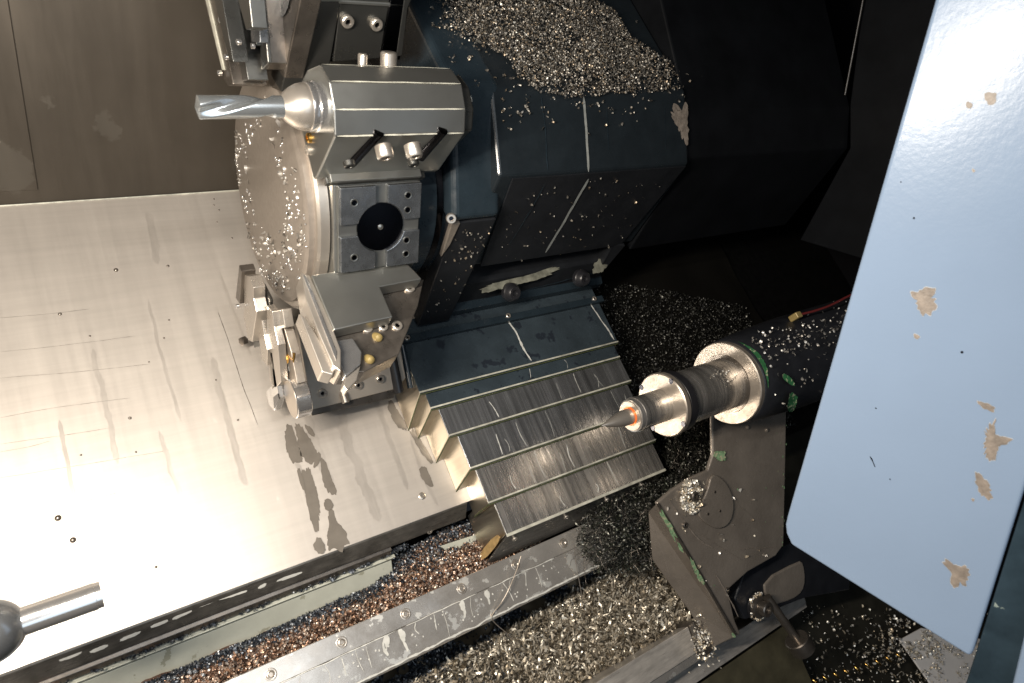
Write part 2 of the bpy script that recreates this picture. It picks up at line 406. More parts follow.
for _ in range(60):
    px = random.uniform(300, 560); py = 657-(px-340)*.42+random.uniform(-6, 22)
    q = onrail(px, py)
    if -.09 < q.y < -.04: rb.append(blob([q+Vector((math.cos(a)*.002*random.uniform(.4, 1.3), math.sin(a)*.002, 0)) for a in (0, 1.2, 2.4, 3.7, 5)], nr, .0008, .3, 2))
join('coolant_drips', rb, 'milk', r1, False)['kind'] = 'stuff'

r2 = thing('guide_rail', 'short polished guide rail ending under the tailstock foot', 'rail', (.95, -.33, -.2))
x_end = x_at(688, -.294, -.05)
prism('upper_ledge', [(-.294, -.050), (-.352, -.058), (-.352, -.22), (-.294, -.22)], .45, x_end, 'rail_plain', r2, .0015)
prism('lower_face', [(-.3525, -.062), (-.372, -.070), (-.372, -.22), (-.3525, -.22)], .45, x_end+.015, 'rail', r2, .0015)
prism('bottom_face', [(-.3725, -.10), (-.42, -.115), (-.42, -.22), (-.3725, -.22)], .45, 1.5, 'rail_plain', r2, .0015)
prism('end_stop', [(-.286, -.03), (-.362, -.038), (-.362, -.2), (-.286, -.2)], x_end+.001, x_end+.028, 'dull', r2, .002)
prism('floor_casting', [(-.43, -.13), (-.80, -.16), (-.80, -.23), (-.43, -.23)], .8, 1.42, 'floor_cast', r2, .002)

# ================================================================== WAY COVERS
cv = thing('telescopic_way_cover', 'stepped telescopic steel cover with six overlapping plates below the turret carriage', 'way cover', (.9, .25, 0))
BOT = [(408, 429.5), (418, 437.5), (436, 461.8), (456, 490.7), (474, 516), (483, 556)]
H = [.088, .080, .072, .064, .056, .048]
lipL = [(420, 392.5), (431, 407.7), (449.6, 436.7), (470.9, 468.9), (489, 503.7), (507, 535.3)]
lipR = [(618, 342.6), (619.8, 358), (630.4, 380.6), (640, 411), (655.2, 439.9), (664, 468)]
mats = ['cover_shaded', 'cover_shaded', 'cover_mid', 'cover_mid', 'cover_steel', 'cover_steel']  # the two upper plates carry the turret's shadow in their colour
ytop = onz(400, 344, H[0]).y
yprev = ytop+.03; CY = []; CX = []
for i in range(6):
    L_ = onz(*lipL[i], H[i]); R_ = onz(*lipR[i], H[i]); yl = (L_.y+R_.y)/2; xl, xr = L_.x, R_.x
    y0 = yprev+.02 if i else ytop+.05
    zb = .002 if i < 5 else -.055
    k = (H[i]-zb)/.06
    ox, oy = -.026*k, -.040*k
    zz = .002 if i < 4 else (-.012 if i == 4 else -.055)
    zb = zz; Bc = onz(*BOT[i], zz); ox, oy = Bc.x-xl, Bc.y-yl
    oxr = 0
    T = [(xl, y0, H[i]), (xr, y0, H[i]), (xr, yl, H[i]), (xl, yl, H[i])]
    B = [(xl+ox, y0+oy, zb), (xr, y0+oy, zb), (xr, yl+oy, zb), (xl+ox, yl+oy, zb)]
    # top skin 2 mm, body below it in side-plate steel
    body = mesh('side_plate', [Vector(p)-Vector((0, 0, .0022)) if j < 4 else Vector(p) for j, p in enumerate(T+B)],
                [(0, 1, 2, 3), (7, 6, 5, 4), (0, 4, 5, 1), (1, 5, 6, 2), (2, 6, 7, 3), (3, 7, 4, 0)], 'cream_side', cv, .0012)
    if i == 5: body.data.materials.append(MATS['dull'])
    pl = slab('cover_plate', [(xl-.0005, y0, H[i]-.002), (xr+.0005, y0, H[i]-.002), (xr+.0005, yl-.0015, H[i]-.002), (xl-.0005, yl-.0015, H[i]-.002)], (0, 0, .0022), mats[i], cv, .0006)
    if i < 5:
        slab('wiper', [(xl-.001, yl-.0018, H[i]-.0055), (xr+.001, yl-.0018, H[i]-.0055), (xr+.001, yl-.0038, H[i]-.0055), (xl-.001, yl-.0038, H[i]-.0055)], (0, 0, .0040), 'wiper', pl, .0006)
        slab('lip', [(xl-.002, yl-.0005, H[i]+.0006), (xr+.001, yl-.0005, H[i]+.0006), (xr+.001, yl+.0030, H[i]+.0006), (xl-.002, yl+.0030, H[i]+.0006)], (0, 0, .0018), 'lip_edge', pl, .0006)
        # wiper running down the left side too
        a = Vector((xl, yl-.002, H[i]-.002)); b = Vector((xl+ox, yl+oy-.002, zb))
        V, Fs = tubevf([a, b], .0013, 6); mesh('side_wiper', V, Fs, 'wiper', pl, 0, True)
    st = []
    if i >= 1:
        for kk in range([0, 2, 5, 6, 6, 4][i]):
            x = random.uniform(xl+.03, xr-.02); y2 = yl+.004; y1 = min(yprev, yl+random.uniform(.03, .09))
            st.append(ribbon([(x, y1-.006, H[i]), (x+random.uniform(-.006, .006), (y1+y2)/2, H[i]), (x+random.uniform(-.010, .010), y2+.003, H[i])], random.uniform(.0008, .0026), (0, 0, 1), .0009))
    if i == 0:
        st.append(ribbon([onz(507, 318, H[0]), onz(518, 338, H[0]), onz(531, 361, H[0])], .006, (0, 0, 1), .0009))
        st.append(ribbon([onz(590, 304, H[0]), onz(601, 320, H[0]), onz(614, 340, H[0])], .005, (0, 0, 1), .0009))
    if st: join('coolant_streak', st, 'milk', pl, False)['kind'] = 'stuff'
    CY.append((yprev, yl)); CX.append((xl, xr)); yprev = yl
# front of lowest plate: dark face with screws, rusty strip on its side
xl, xr = CX[5]; yl = CY[5][1]
fr = mesh('front_plate', [(xl-.001, yl-.002, H[5]-.004), (xr+.001, yl-.002, H[5]-.004), (xr+.002, yl-.034, -.056), (Bc.x-.001, yl-.034, -.056),
                          (xl-.001, yl-.005, H[5]-.004), (xr+.001, yl-.005, H[5]-.004), (xr+.002, yl-.037, -.056), (Bc.x-.001, yl-.037, -.056)],
          [(0, 1, 2, 3), (7, 6, 5, 4), (0, 4, 5, 1), (1, 5, 6, 2), (2, 6, 7, 3), (3, 7, 4, 0)], 'skirt', cv, .0008)
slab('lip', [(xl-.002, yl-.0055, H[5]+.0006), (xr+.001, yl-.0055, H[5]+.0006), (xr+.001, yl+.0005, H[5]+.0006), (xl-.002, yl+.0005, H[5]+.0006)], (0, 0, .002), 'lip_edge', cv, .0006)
nf = Vector((0, -.95, .3)).normalized()
for t in (.06, .36, .62, .86):
    p = Vector((xl+(xr-xl)*t, yl-.012, H[5]-.026)); screw(p, nf, .006, fr, 'front_screw', 'steel')
a = Vector((xl-.004, yl+.05, H[5]-.012)); b = Vector((xl-.03, yl+.03, -.05))
nsd = (b-a).cross(Vector((0, 1, 0))).normalized()
if nsd.x > 0: nsd = -nsd
V, Fs = blob([a+Vector((.002, 0, -.004)), a+Vector((0, -.05, 0)), b+Vector((0, -.055, .004)), b+Vector((.006, -.03, .01)), b+Vector((.012, -.01, .02))], nsd, .002, .06, 4)
V2, F2 = blob([Vector((xl-.010, yl+.01, H[5]-.02)), Vector((xl-.005, yl-.003, H[5]-.012)), Vector((xl-.026, yl-.030, -.045)), Vector((xl-.027, yl-.012, -.045))], nsd, .0016, .05, 4)
join('rust_stain', [(V2, F2)], 'rust_stain', cv, False)
slab('top_rail', [(CX[0][0]-.03, ytop+.012, H[0]+.0005), (CX[0][1]+.01, ytop+.012, H[0]+.0005), (CX[0][1]+.01, ytop-.004, H[0]+.0005), (CX[0][0]-.03, ytop-.004, H[0]+.0005)], (0, 0, .012), 'navy', cv, .001)
for px, py in ((407, 338), (508, 316), (594, 299)):
    screw(onz(px, py, H[0]+.012), (0, 0, 1), .006, cv, 'rail_screw', 'steel')
# black vertical post beside the first plate
q0 = onz(389, 340, .12); q1 = onz(398, 393, .06)
tube('corner_post', [onz(388, 338, .13), onz(399, 392, .075)], .010, 'blackrub', cv, 16)
tube('corner_post', [onz(402, 345, .10), onz(411, 388, .07)], .007, 'navy', cv, 16)

# ================================================================== TURRET CARRIAGE
hs = thing('turret_carriage', 'dark blue painted turret carriage covered in splashes and chips', 'machine carriage', (.9, .6, .1))
x0, x1 = .68, 1.165
yA, zA = .588, .478                                                  # lower edge of the chamfer face
yT, zT = .711, .556                                                  # upper edge
yB, zB = .550, .235
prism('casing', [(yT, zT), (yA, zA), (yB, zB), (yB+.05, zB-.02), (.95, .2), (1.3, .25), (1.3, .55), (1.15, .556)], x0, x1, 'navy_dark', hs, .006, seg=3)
fpl = slab('lower_plate', [(x0+.03, yA-.001, zA-.006), (x1-.006, yA-.001, zA-.006), (x1-.04, yB-.002, zB), (x0+.055, yB-.002, zB)], (0, -.003, .001), 'black', hs, .001)
# near shoulder of the casing (blue) and its dark leg
yS, zS = .550, .408
ns = Vector((0, -.68, .74))
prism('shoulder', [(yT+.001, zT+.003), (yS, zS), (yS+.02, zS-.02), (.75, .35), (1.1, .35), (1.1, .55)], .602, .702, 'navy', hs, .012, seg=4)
slab('leg', [(.612, yS+.004, zS-.012), (.700, yS+.004, zS-.012), (.700, .500, .095), (.625, .500, .095)], (0, .03, 0), 'black', hs, .002)
slab('worn_edge', [(.603, yS+.002, zS-.010), (.622, yS+.002, zS-.010), (.618, .541, .345), (.611, .537, .31), (.607, .541, .34)], (0, .01, 0), 'tan_face', hs, .002)
# near hub ring and dark slot
T0 = Vector((0, .731, .281))
lathe('hub', (.53, T0.y, T0.z), (1, 0, 0), [(0, .186), (.06, .186), (.062, .178), (.12, .178)], 'navy', hs, 72, 0)
lathe('hub_slot', (.588, T0.y, T0.z), (1, 0, 0), [(0, .1875), (.012, .1875)], 'bore', hs, 72)
# recess under the casing with its two knobs
prism('base', [(.520, .095), (.545, .165), (.62, .19), (1.1, .19), (1.1, .085), (.52, .085)], .66, 1.135, 'black', hs, .002)
prism('base_ledge', [(.512, .090), (.530, .100), (.530, .118), (.512, .110)], .655, 1.14, 'navy', hs, .001)
slab('end_web', [(1.10, .548, .24), (1.135, .54, .24), (1.135, .53, .12), (1.12, .53, .12)], (0, .25, 0), 'black', hs, .002)
# pale wiped patches
wv = []
nb_ = Vector((0, -.316, .949)); kb_ = nb_.dot(Vector((0, .545, .166)))
for P in (([(478, 290), (500, 281), (530, 275), (548, 268), (560, 266), (552, 274), (530, 282), (505, 288), (485, 293)]), ([(594, 262), (612, 254), (607, 266), (600, 274), (592, 272)])):
    wv.append(blob([hit(px, py, nb_, kb_) for px, py in P], nb_, .002, .12, 4))
join('pale_smear', wv, 'smear', hs, False)['kind'] = 'stuff'
for px, py in ((510, 291), (580, 277)):
    p = hit(px, py, nb_, kb_); lathe('knob', p-Vector((0, 0, .004)), (0, -.6, .8), [(0, .021), (.010, .021), (.014, .018), (.020, .017), (.024, .0135), (.0235, .007), (.019, .006), (.019, .0001)], 'blackrub', hs, 32)
ledg = []
for a, b in (((470, 304), (600, 271)), ((440, 318), (598, 280))):
    ledg.append(ribbon([ony(*a, .529), ony((a[0]+b[0])/2, (a[1]+b[1])/2, .529), ony(*b, .529)], .0025, (0, -.8, .5), .002))
# chamfer face normal
nc = Vector((0, -(zT-zA), (yT-yA))).normalized()
def oncham(px, py): return hit(px, py, nc, nc.dot(Vector((0, yA, zA))))
nl = Vector((0, -(zA-zB), (yA-yB))).normalized()
def onlow(px, py): return hit(px, py, nl, nl.dot(Vector((0, yB-.004, zB))))
sm = [ribbon([oncham(583, 97), oncham(586, 130), oncham(588, 172)], .006, nc, .0015, .25), ribbon([onlow(588, 178), onlow(568, 214), onlow(545, 252)], .007, nl, .002, .3)]
sm2 = [ribbon([oncham(541, 97), oncham(545, 130), oncham(547, 172)], .003, nc, .0015), ribbon([onlow(545, 182), onlow(528, 214), onlow(508, 245)], .003, nl, .002), ribbon([oncham(606, 105), oncham(608, 150)], .002, nc, .0015), ribbon([oncham(664, 105), oncham(665, 150)], .0015, nc, .0015)]
join('sealant_seam', sm, 'seam_line', hs, False); join('drip_trace', sm2+ledg, 'navy', hs, False)['kind'] = 'stuff'
q = oncham(465, 100)
lathe('oval_plug', q, nc, [(-.01, .012), (.003, .012), (.0035, .010), (.0036, .0001)], 'milk', hs, 24)
screw(onx(451, 218, .60), (-.4, -.6, .6), .009, hs, 'hub_screw', 'steel', .008)
# worn corner at far right top
V, Fs = blob([oncham(668, 110), oncham(686, 103), oncham(688, 138), oncham(684, 146), oncham(678, 128)], nc, .0018, .25, 5)
join('bare_corner', [(V, Fs)], 'bare_patch', hs, False)

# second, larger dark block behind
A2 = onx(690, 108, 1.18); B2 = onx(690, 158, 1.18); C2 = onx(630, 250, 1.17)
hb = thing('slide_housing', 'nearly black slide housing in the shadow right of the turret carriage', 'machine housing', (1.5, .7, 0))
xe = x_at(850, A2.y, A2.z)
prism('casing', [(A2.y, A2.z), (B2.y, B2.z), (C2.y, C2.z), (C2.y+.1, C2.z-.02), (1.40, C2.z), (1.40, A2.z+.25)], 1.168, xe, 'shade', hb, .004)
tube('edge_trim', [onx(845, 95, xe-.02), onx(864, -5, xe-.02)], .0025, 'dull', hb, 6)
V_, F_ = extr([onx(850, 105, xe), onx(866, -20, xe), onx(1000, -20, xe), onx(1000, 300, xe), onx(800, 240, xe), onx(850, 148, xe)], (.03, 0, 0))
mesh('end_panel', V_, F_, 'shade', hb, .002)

# ================================================================== TURRET
def TF(phi):
    f = rad(phi); return Vector((0, math.cos(f), math.sin(f))), Vector((0, -math.sin(f), math.cos(f)))
def tp(x, phi, rho, s=0.):
    r, t = TF(phi); return Vector((x, T0.y, T0.z))+r*rho+t*s
tu = thing('tool_turret', 'round ten station tool turret with chip splashed face plate', 'turret', (.45, .731, .0))
Rc = .232; AP = Rc*math.cos(rad(18))
lathe('face_plate', (.352, T0.y, T0.z), (1, 0, 0), [(0, .0001), (0, .188), (.0005, .190), (.004, .1965), (.016, .197), (.018, .203), (.034, .203)], 'disc', tu, 128, 0, 30)
dec = [(T0.y+Rc*math.cos(rad(125+36*k)), T0.z+Rc*math.sin(rad(125+36*k))) for k in range(10)]
prism('station_drum', dec, .386, .532, 'machined', tu, .003)
lathe('rim_band', (.366, T0.y, T0.z), (1, 0, 0), [(0, .206), (.004, .210), (.018, .2115), (.0185, .206)], 'steel', tu, 128, 0, 30)
wt = []
for _ in range(70):
    a = random.uniform(0, 2*math.pi); rr = random.choice([.150, .165, .178, .110, .125])+random.uniform(-.02, .02)
    if random.random() < .2: a = rad(random.uniform(130, 260)); rr = random.uniform(.10, .17)
    if rr > .188: rr = .185
    c = Vector((.3515, T0.y+rr*math.cos(a), T0.z+rr*math.sin(a))); sz = random.uniform(.0016, .0045)
    for k in range(random.randint(1, 4)):
        cc = c+Vector((0, random.uniform(-.007, .007), random.uniform(-.004, .004)))+Vector((0, -.006, -.002))*k
        wt.append(lathe_vf(cc, (-1, 0, 0), [(-.0005, sz), (sz*.35, sz*.8), (sz*.6, sz*.4), (sz*.65, .0002)], 8))
o = join('droplets', wt, 'polished', tu, True); o['kind'] = 'stuff'

# empty station facing the camera (phi 143)
es = thing('tool_mount', 'square blue grey tool mount with cross groove and round black bore', 'tool mount', tp(.46, 143, AP))
r_, t_ = TF(143)
bx0, bx1 = .392, .532; cx = .462; hs_ = .070; g = .010
def tq(x, s, rho): return tp(x, 143, rho, s)
slab('groove_plate', [tq(bx0, -hs_, AP), tq(bx1, -hs_, AP), tq(bx1, hs_, AP), tq(bx0, hs_, AP)], r_*.004, 'machined', es, .0008)
Rb = .041
for sx in (-1, 1):
    for ss in (-1, 1):
        P = []
        xo = bx0+.001 if sx < 0 else bx1-.001
        a0 = math.asin(g/Rb); pts = []
        for k in range(9):
            a = a0+(math.pi/2-2*a0)*k/8; pts.append((cx+sx*Rb*math.cos(a), ss*Rb*math.sin(a)))
        P = [(xo, ss*g)]+pts[:1]+pts[1:]+[(cx+sx*g, ss*hs_*.985), (xo, ss*hs_*.985)]
        pad = slab('mount_pad', [tq(u, v, AP+.0035) for u, v in P], r_*.008, 'pocket', es, .0012)
        for (hx, hy) in ([(.026, .045)] if sx < 0 else [(.045, .026), (.045, .050)]):
            hole(tq(cx+sx*hx*(1.8 if sx < 0 else 1), ss*hy, AP+.0116), r_, .0055, pad)
lathe('bore_plug', tq(cx, 0, AP+.001), r_, [(0, Rb-.001), (.0055, Rb-.001), (.0055, .005)], 'bore', es, 64)
lathe('plug_pin', tq(cx, 0, AP+.005), r_, [(0, .005), (.003, .0045), (.0045, .001)], 'machined', es, 16)
for s_ in (-1, 1): pass

# drill holder (phi 107)
P107 = 107
dh = thing('drill_holder', 'faceted steel drill holder with clamp screws, drill pointing left', 'tool holder', tp(.45, 107, AP))
xh0, xh1 = .358, .563
prof = [(.222, .062), (.236, .064), (.338, .045), (.356, .016), (.362, -.020), (.345, -.052), (.300, -.068), (.222, -.066)]
slab('barrel', [tp(xh0, P107, a, b) for a, b in prof], (xh1-xh0, 0, 0), 'machined', dh, .0022)
prof2 = [(.232, .040), (.330, .038), (.348, .012), (.350, -.020), (.335, -.048), (.232, -.05)]
ed = []  # thin pale strips along the barrel's facet edges
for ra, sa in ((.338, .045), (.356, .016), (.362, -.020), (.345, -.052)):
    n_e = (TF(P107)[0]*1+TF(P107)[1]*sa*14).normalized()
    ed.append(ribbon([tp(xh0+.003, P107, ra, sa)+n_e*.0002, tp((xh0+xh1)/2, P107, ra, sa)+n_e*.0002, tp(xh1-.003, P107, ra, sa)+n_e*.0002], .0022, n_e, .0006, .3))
join('edge_lines', ed, 'lip_edge', dh, False)['kind'] = 'stuff'
slab('rear_step', [tp(xh1, P107, a, b) for a, b in prof2], (.020, 0, 0), 'holder', dh, .003)
slab('foot', [tp(.372, P107, AP+.001, -.074), tp(.372, P107, AP+.001, .0735), tp(.372, P107, AP+.013, .0735), tp(.372, P107, AP+.013, -.074)], (.165, 0, 0), 'holder', dh, .0015)
slab('foot_lip', [tp(.376, P107, AP+.014, .062), tp(.376, P107, AP+.014, .0745), tp(.376, P107, AP+.022, .0745), tp(.376, P107, AP+.022, .062)], (.150, 0, 0), 'machined', dh, .0012)
# angled clamp slots (dark cylinders cut across the lower flank) and screws
n_low = (tp(0, 107, .236, .064)-tp(0, 107, .338, .045)); sdir = TF(107)[1]
for px0, py0, px1, py1 in ((379, 132, 352, 162), (443, 130, 420, 157)):
    a = hit(px0, py0, sdir, sdir.dot(tp(0, 107, 0, .042))); b = hit(px1, py1, sdir, sdir.dot(tp(0, 107, 0, .057)))
    tube('slot', [a, a.lerp(b, .5), b], .0080, 'bore', dh, 18)
for px, py, r in ((384, 150, .0125), (413, 149, .0125)):
    p = hit(px, py, sdir, sdir.dot(tp(0, 107, 0, .062)))
    lathe('clamp_screw', p-sdir*.006, sdir, [(0, r), (.016, r), (.019, r*.85), (.019, r*.5), (.012, r*.45), (.012, .0001)], 'steel', dh, 24)
for px, py in ((349, 163), (413, 162)):
    p = hit(px, py, sdir, sdir.dot(tp(0, 107, 0, .0745)))
    screw(p, sdir, .0085, dh, 'foot_screw', 'holder', .006)
for px, py, r in ((365, 65, .007), (391, 63, .012)):
    p = hit(px, py, (-sdir), (-sdir).dot(tp(0, 107, 0, -.058)))
    lathe('top_screw', p-TF(107)[0]*.01, TF(107)[0]*.6-sdir*.8, [(0, r), (.018, r), (.020, r*.8), (.020, .0001)], 'steel', dh, 24)
pe = onx(312, 107, .345)
lathe('collar', (xh0+.001, pe.y, pe.z), (-1, 0, 0), [(0, .034), (.012, .034), (.014, .0325), (.016, .0325), (.018, .033), (.022, .0325)], 'polished', dh, 64, 0, 25)
lathe('clamp_nut', (xh0-.020, pe.y, pe.z), (-1, 0, 0), [(0, .031), (.006, .0315), (.014, .0295), (.022, .0255), (.030, .0195), (.035, .0135), (.037, .012)], 'steel', dh, 64, 0, 50)
xt = x_at(198, pe.y, pe.z)
def drill_vf(x_from, x_to, R):
    n = 90; seg = 48; V = []; Fs = []
    for i in range(n+1):
        t = i/n; x = x_from+(x_to-x_from)*t; tw = t*3.0
        fl = min(1, max(0, (t-.14)/.12))
        for k in range(seg):
            a = 2*math.pi*k/seg; c = math.cos(2*(a))           # two flutes
            d = max(0., c-.15)/.85
            rr = R*(1-.50*fl*d**.8)
            V.append((x, pe.y+rr*math.cos(a+tw), pe.z+rr*math.sin(a+tw)))
    for i in range(n):
        for k in range(seg): Fs.append((i*seg+k, i*seg+(k+1) % seg, (i+1)*seg+(k+1) % seg, (i+1)*seg+k))
    V.append((x_to-.004, pe.y, pe.z)); V.append((x_from, pe.y, pe.z))
    for k in range(seg):
        Fs.append((n*seg+k, n*seg+(k+1) % seg, (n+1)*seg)); Fs.append((k, (k+1) % seg, (n+1)*seg+1))
    return V, Fs
V, Fs = drill_vf(xh0-.05, xt, .0145)
dr = mesh('drill_bit', V, Fs, 'drill', None, 0, True, 50); tag(dr, 'long shiny twist drill with spiral flutes pointing left from its holder', 'drill bit')
nz_ = thing('coolant_nozzle', 'small brass coolant nozzle under the drill collar', 'nozzle', onx(307, 145, xh0-.004))
for (px, py, m_) in ((309, 138, 'brass'), (308, 150, 'steel')):
    q = onx(px, py, xh0-.002); lathe('nozzle_ring', q, (-1, 0, 0), [(-.002, .0075), (.002, .0075), (.0035, .0055), (.003, .003), (.001, .0028), (.001, .0001)], m_, nz_, 24)

# neighbouring holder at phi 71, dark flank with three cap screws and grooves
P71 = 71
t71 = TF(P71)[1]
h7 = thing('boring_bar_holder', 'tall dark tool holder with two grooves and three socket screws behind the drill holder', 'tool holder', tp(.45, 71, AP))
def q7(px, py, s=.05): return hit(px, py, t71, t71.dot(tp(0, P71, 0, s)))
def slab7(name, P, s, dep, m, root=h7, bev=.0015): return slab(name, [q7(*p, s) for p in P], -t71*dep, m, root, bev)
slab7('clamp_side', [(281, 92), (308, -40), (346, -44), (341, 0), (330, 64), (321, 64), (305, 93)], .050, .05, 'holder')
slab7('body', [(333, 62), (345, -40), (440, -36), (404, 8), (398, 57)], .048, .05, 'holder')
slab7('groove', [(322, 62), (338, -10), (352, -10), (336, 62)], .040, .03, 'bore')
slab7('groove', [(380, 60), (392, -10), (412, -10), (400, 60)], .052, .012, 'bore')
slab7('rear_side', [(396, 57), (404, 0), (416, -30), (424, -30), (408, 8), (402, 56)], .053, .05, 'holder')
for px, py in ((301, 19), (347, 21), (376, 24)):
    q = q7(px, py, .0505); screw(q, t71, .0095, h7, 'cap_screw', 'steel', .006)
slab7('top_edge', [(309, -2), (342, -1), (341, 2), (308, 2)], .052, .004, 'machined'); slab7('top_edge', [(339, 0), (408, 4), (407, 8), (339, 4)], .052, .004, 'machined')
fp = slab('front_plate', [onx(px, py, .352) for px, py in ((281, 92), (308, -40), (262, -40), (262, 30), (256, 55), (262, 72), (272, 88))], (.03, 0, 0), 'dull', h7, .002)
V, Fs = blob([onx(px, py, .3515) for px, py in ((270, -8), (292, -8), (289, 8), (282, 19), (275, 16), (271, 5))], (-1, 0, 0), .001, .05, 4)
join('coolant_window', [(V, Fs)], 'pocket', fp, False)
for px, py in ((268.5, 22), (278, 38)):
    q = onx(px, py, .352); lathe('brass_ring', q, (-1, 0, 0), [(-.002, .010), (.003, .010), (.004, .0075), (.003, .0055), (.001, .005), (.001, .0001)], 'brass', fp, 28)
for px, py in ((271, 42), (280, 62)):
    q = onx(px, py, .352); lathe('nozzle', q, Vector((-1, -.3, -.9)), [(-.004, .0055), (.008, .005), (.014, .0035), (.014, .0001)], 'polished', fp, 16)

# holders at upper left (long flat holders seen edge-on)
def slabx(name, P, x, th, m, root, bev=.0012, **k): return slab(name, [onx(px, py, x) for px, py in P], (th, 0, 0), m, root, bev, **k)
hl = thing('turning_tool_holder', 'long flat tool holder at the upper left edge of the turret, leaning up and left', 'tool holder', onx(225, 60, .30))
slabx('shank', [(224, 80), (228, 86), (233, 84), (216, 0), (200, -70), (188, -70), (209, 20)], .285, .050, 'dull', hl)
slabx('clamp', [(229, 60), (233, 62), (222, 0), (212, -60), (204, -60), (214, 0)], .272, .022, 'holder', hl)
slabx('back_arm', [(232, 84), (248, 80), (236, 10), (226, -60), (216, -60), (222, 10)], .300, .03, 'holder', hl)
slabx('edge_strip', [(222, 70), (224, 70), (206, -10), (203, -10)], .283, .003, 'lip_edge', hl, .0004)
slabx('insert_seat', [(246, 30), (252, 28), (247, -20), (240, -50), (232, -50), (238, 0)], .275, .02, 'holder', hl)
for px, py in ((220, 73), (221, 20), (227, 57), (239, 42)):
    q = onx(px, py, .279); screw(q, (-1, -.2, .1), .004, hl, 'grub_screw', 'polished', .003)
hm = thing('turning_tool_holder', 'wide pale tool holder standing between the long flat holder and brass ringed plate', 'tool holder', onx(255, 40, .33))
slabx('shank', [(240, 67), (246, 70), (264, 69), (268, 63), (262, 0), (256, -60), (228, -60), (236, 0)], .325, .04, 'dull', hm)
slabx('side_plate', [(262, 70), (268, 63), (262, 0), (256, -60), (250, -60), (257, 10)], .318, .006, 'holder', hm)
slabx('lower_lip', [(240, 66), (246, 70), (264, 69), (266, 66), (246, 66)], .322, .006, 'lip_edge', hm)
slabx('clamp', [(246, 44), (256, 46), (252, 0), (246, -50), (236, -50), (240, 0)], .312, .014, 'holder', hm)
slabx('tip', [(251, 42), (260, 43), (258, 10), (253, -40), (246, -40)], .306, .012, 'pocket', hm)
for px, py in ((253, 46), (246, 6)):
    q = onx(px, py, .305); screw(q, (-1, 0, 0), .004, hm, 'grub_screw', 'polished', .003)

# big turning tool block (phi 179) below the empty mount
r9, t9 = TF(179)
bk = thing('turning_tool_block', 'large L shaped steel tool block with bright flat top below the empty mount', 'tool holder', tp(.45, 179, AP))
def q9(px, py, s=-.07): return hit(px, py, t9, t9.dot(tp(0, 179, 0, s)))
topP = [(311, 275), (405, 261), (422, 279), (380, 287), (393, 317), (334, 330)]
slab('block', [q9(*p) for p in topP], t9*.030, 'machined', bk, .0018)
slab('side_wall', [q9(*p, -.066) for p in ((301, 272), (310, 275.5), (334, 331), (341, 350), (341, 372), (333, 366), (318, 332), (306, 300))], t9*.05, 'steel', bk, .0015)
slab('side_strip', [q9(*p, -.068) for p in ((303, 275), (306, 275), (337, 352), (336, 360))], t9*.01, 'polished', bk, .0008)
slab('wedge', [q9(*p, -.058) for p in ((299, 313), (306, 318), (336, 366), (333, 375), (322, 372))], t9*.035, 'steel', bk, .0018)
slab('inner_plate', [q9(*p, -.038) for p in ((334, 332), (380, 290), (424, 279), (418, 306), (404, 340), (399, 354), (364, 372), (342, 372))], t9*.05, 'dull', bk, .0015)
ins = slab('insert', [q9(*p, -.052) for p in ((333, 341), (353, 338), (362, 352), (361, 364), (345, 377), (339, 362))], t9*.018, 'polished', bk, .002)
slab('insert_seat', [q9(*p, -.046) for p in ((345, 377), (361, 365), (357, 380), (347, 391), (343, 386))], t9*.02, 'steel', bk, .0015)
for px, py, r in ((367, 328, .0095), (383, 327, .008), (397, 326, .009), (409, 288, .010)):
    screw(q9(px, py, -.0385), -t9, r, bk, 'cap_screw', 'steel', .004)
for px, py in ((376, 337), (368, 359)):
    q = q9(px, py, -.036); lathe('yellow_plug', q, Vector((.1, -.55, .75)), [(-.006, .0075), (.007, .0075), (.011, .0060), (.013, .003), (.013, .0001)], 'yellowplug', bk, 20)

# lower tool holder (phi 215)
lp = thing('clamp_plate_holder', 'flat steel holder with three cap screws just above the bright sheet', 'tool holder', tp(.45, 215, AP))
t5 = TF(215)[1]
def q5(px, py, s=-.03): return hit(px, py, t5, t5.dot(tp(0, 215, 0, s)))
slab('plate', [q5(*p) for p in ((297, 325), (340, 328), (400, 345), (406, 378), (396, 389), (341, 403), (312, 410))], t5*.020, 'warm_steel', lp, .0018)
slab('lower_flange', [q5(*p, -.026) for p in ((310, 409), (396, 389), (394, 398), (312, 416))], t5*.024, 'dull', lp, .0015)
for px, py in ((322, 393), (358, 385), (380, 379)):
    screw(q5(px, py, -.0305), -t5, .0085, lp, 'cap_screw', 'steel', .005)
lathe('dowel', q5(343, 393, -.035), (.04, -.6, -.2), [(0, .0072), (.018, .0072), (.0195, .006), (.0195, .0001)], 'steel', lp, 24)
# round boring bar stub and flat tools at lower left
bb = thing('boring_bar', 'short round polished bar end beside the lower tool plate', 'boring bar', onx(298, 398, .320))
qc = onx(291, 399, .312)
lathe('bar', (.312, qc.y, qc.z), (1, 0, 0), [(0, .0001), (0, .0335), (.0015, .0352), (.024, .0352), (.0255, .034), (.0255, .0001)], 'polished', bb, 64, 0, 25)
lathe('end_face', (.3112, qc.y, qc.z), (1, 0, 0), [(0, .012), (0, .0330), (.0007, .0332), (.0007, .012)], 'tan_face', bb, 64, 0, 25)
t1 = thing('flat_tool_holder', 'tall flat holder with open window standing left of the round bar', 'tool holder', onx(285, 340, .33))
slabx('shank', [(266.5, 305), (272, 311.5), (274, 327), (278, 345), (281, 382), (276, 388), (270, 382), (267, 340)], .302, .013, 'steel', t1)
slabx('head', [(272, 310), (282, 309.5), (285, 328), (274, 330)], .314, .016, 'steel', t1)
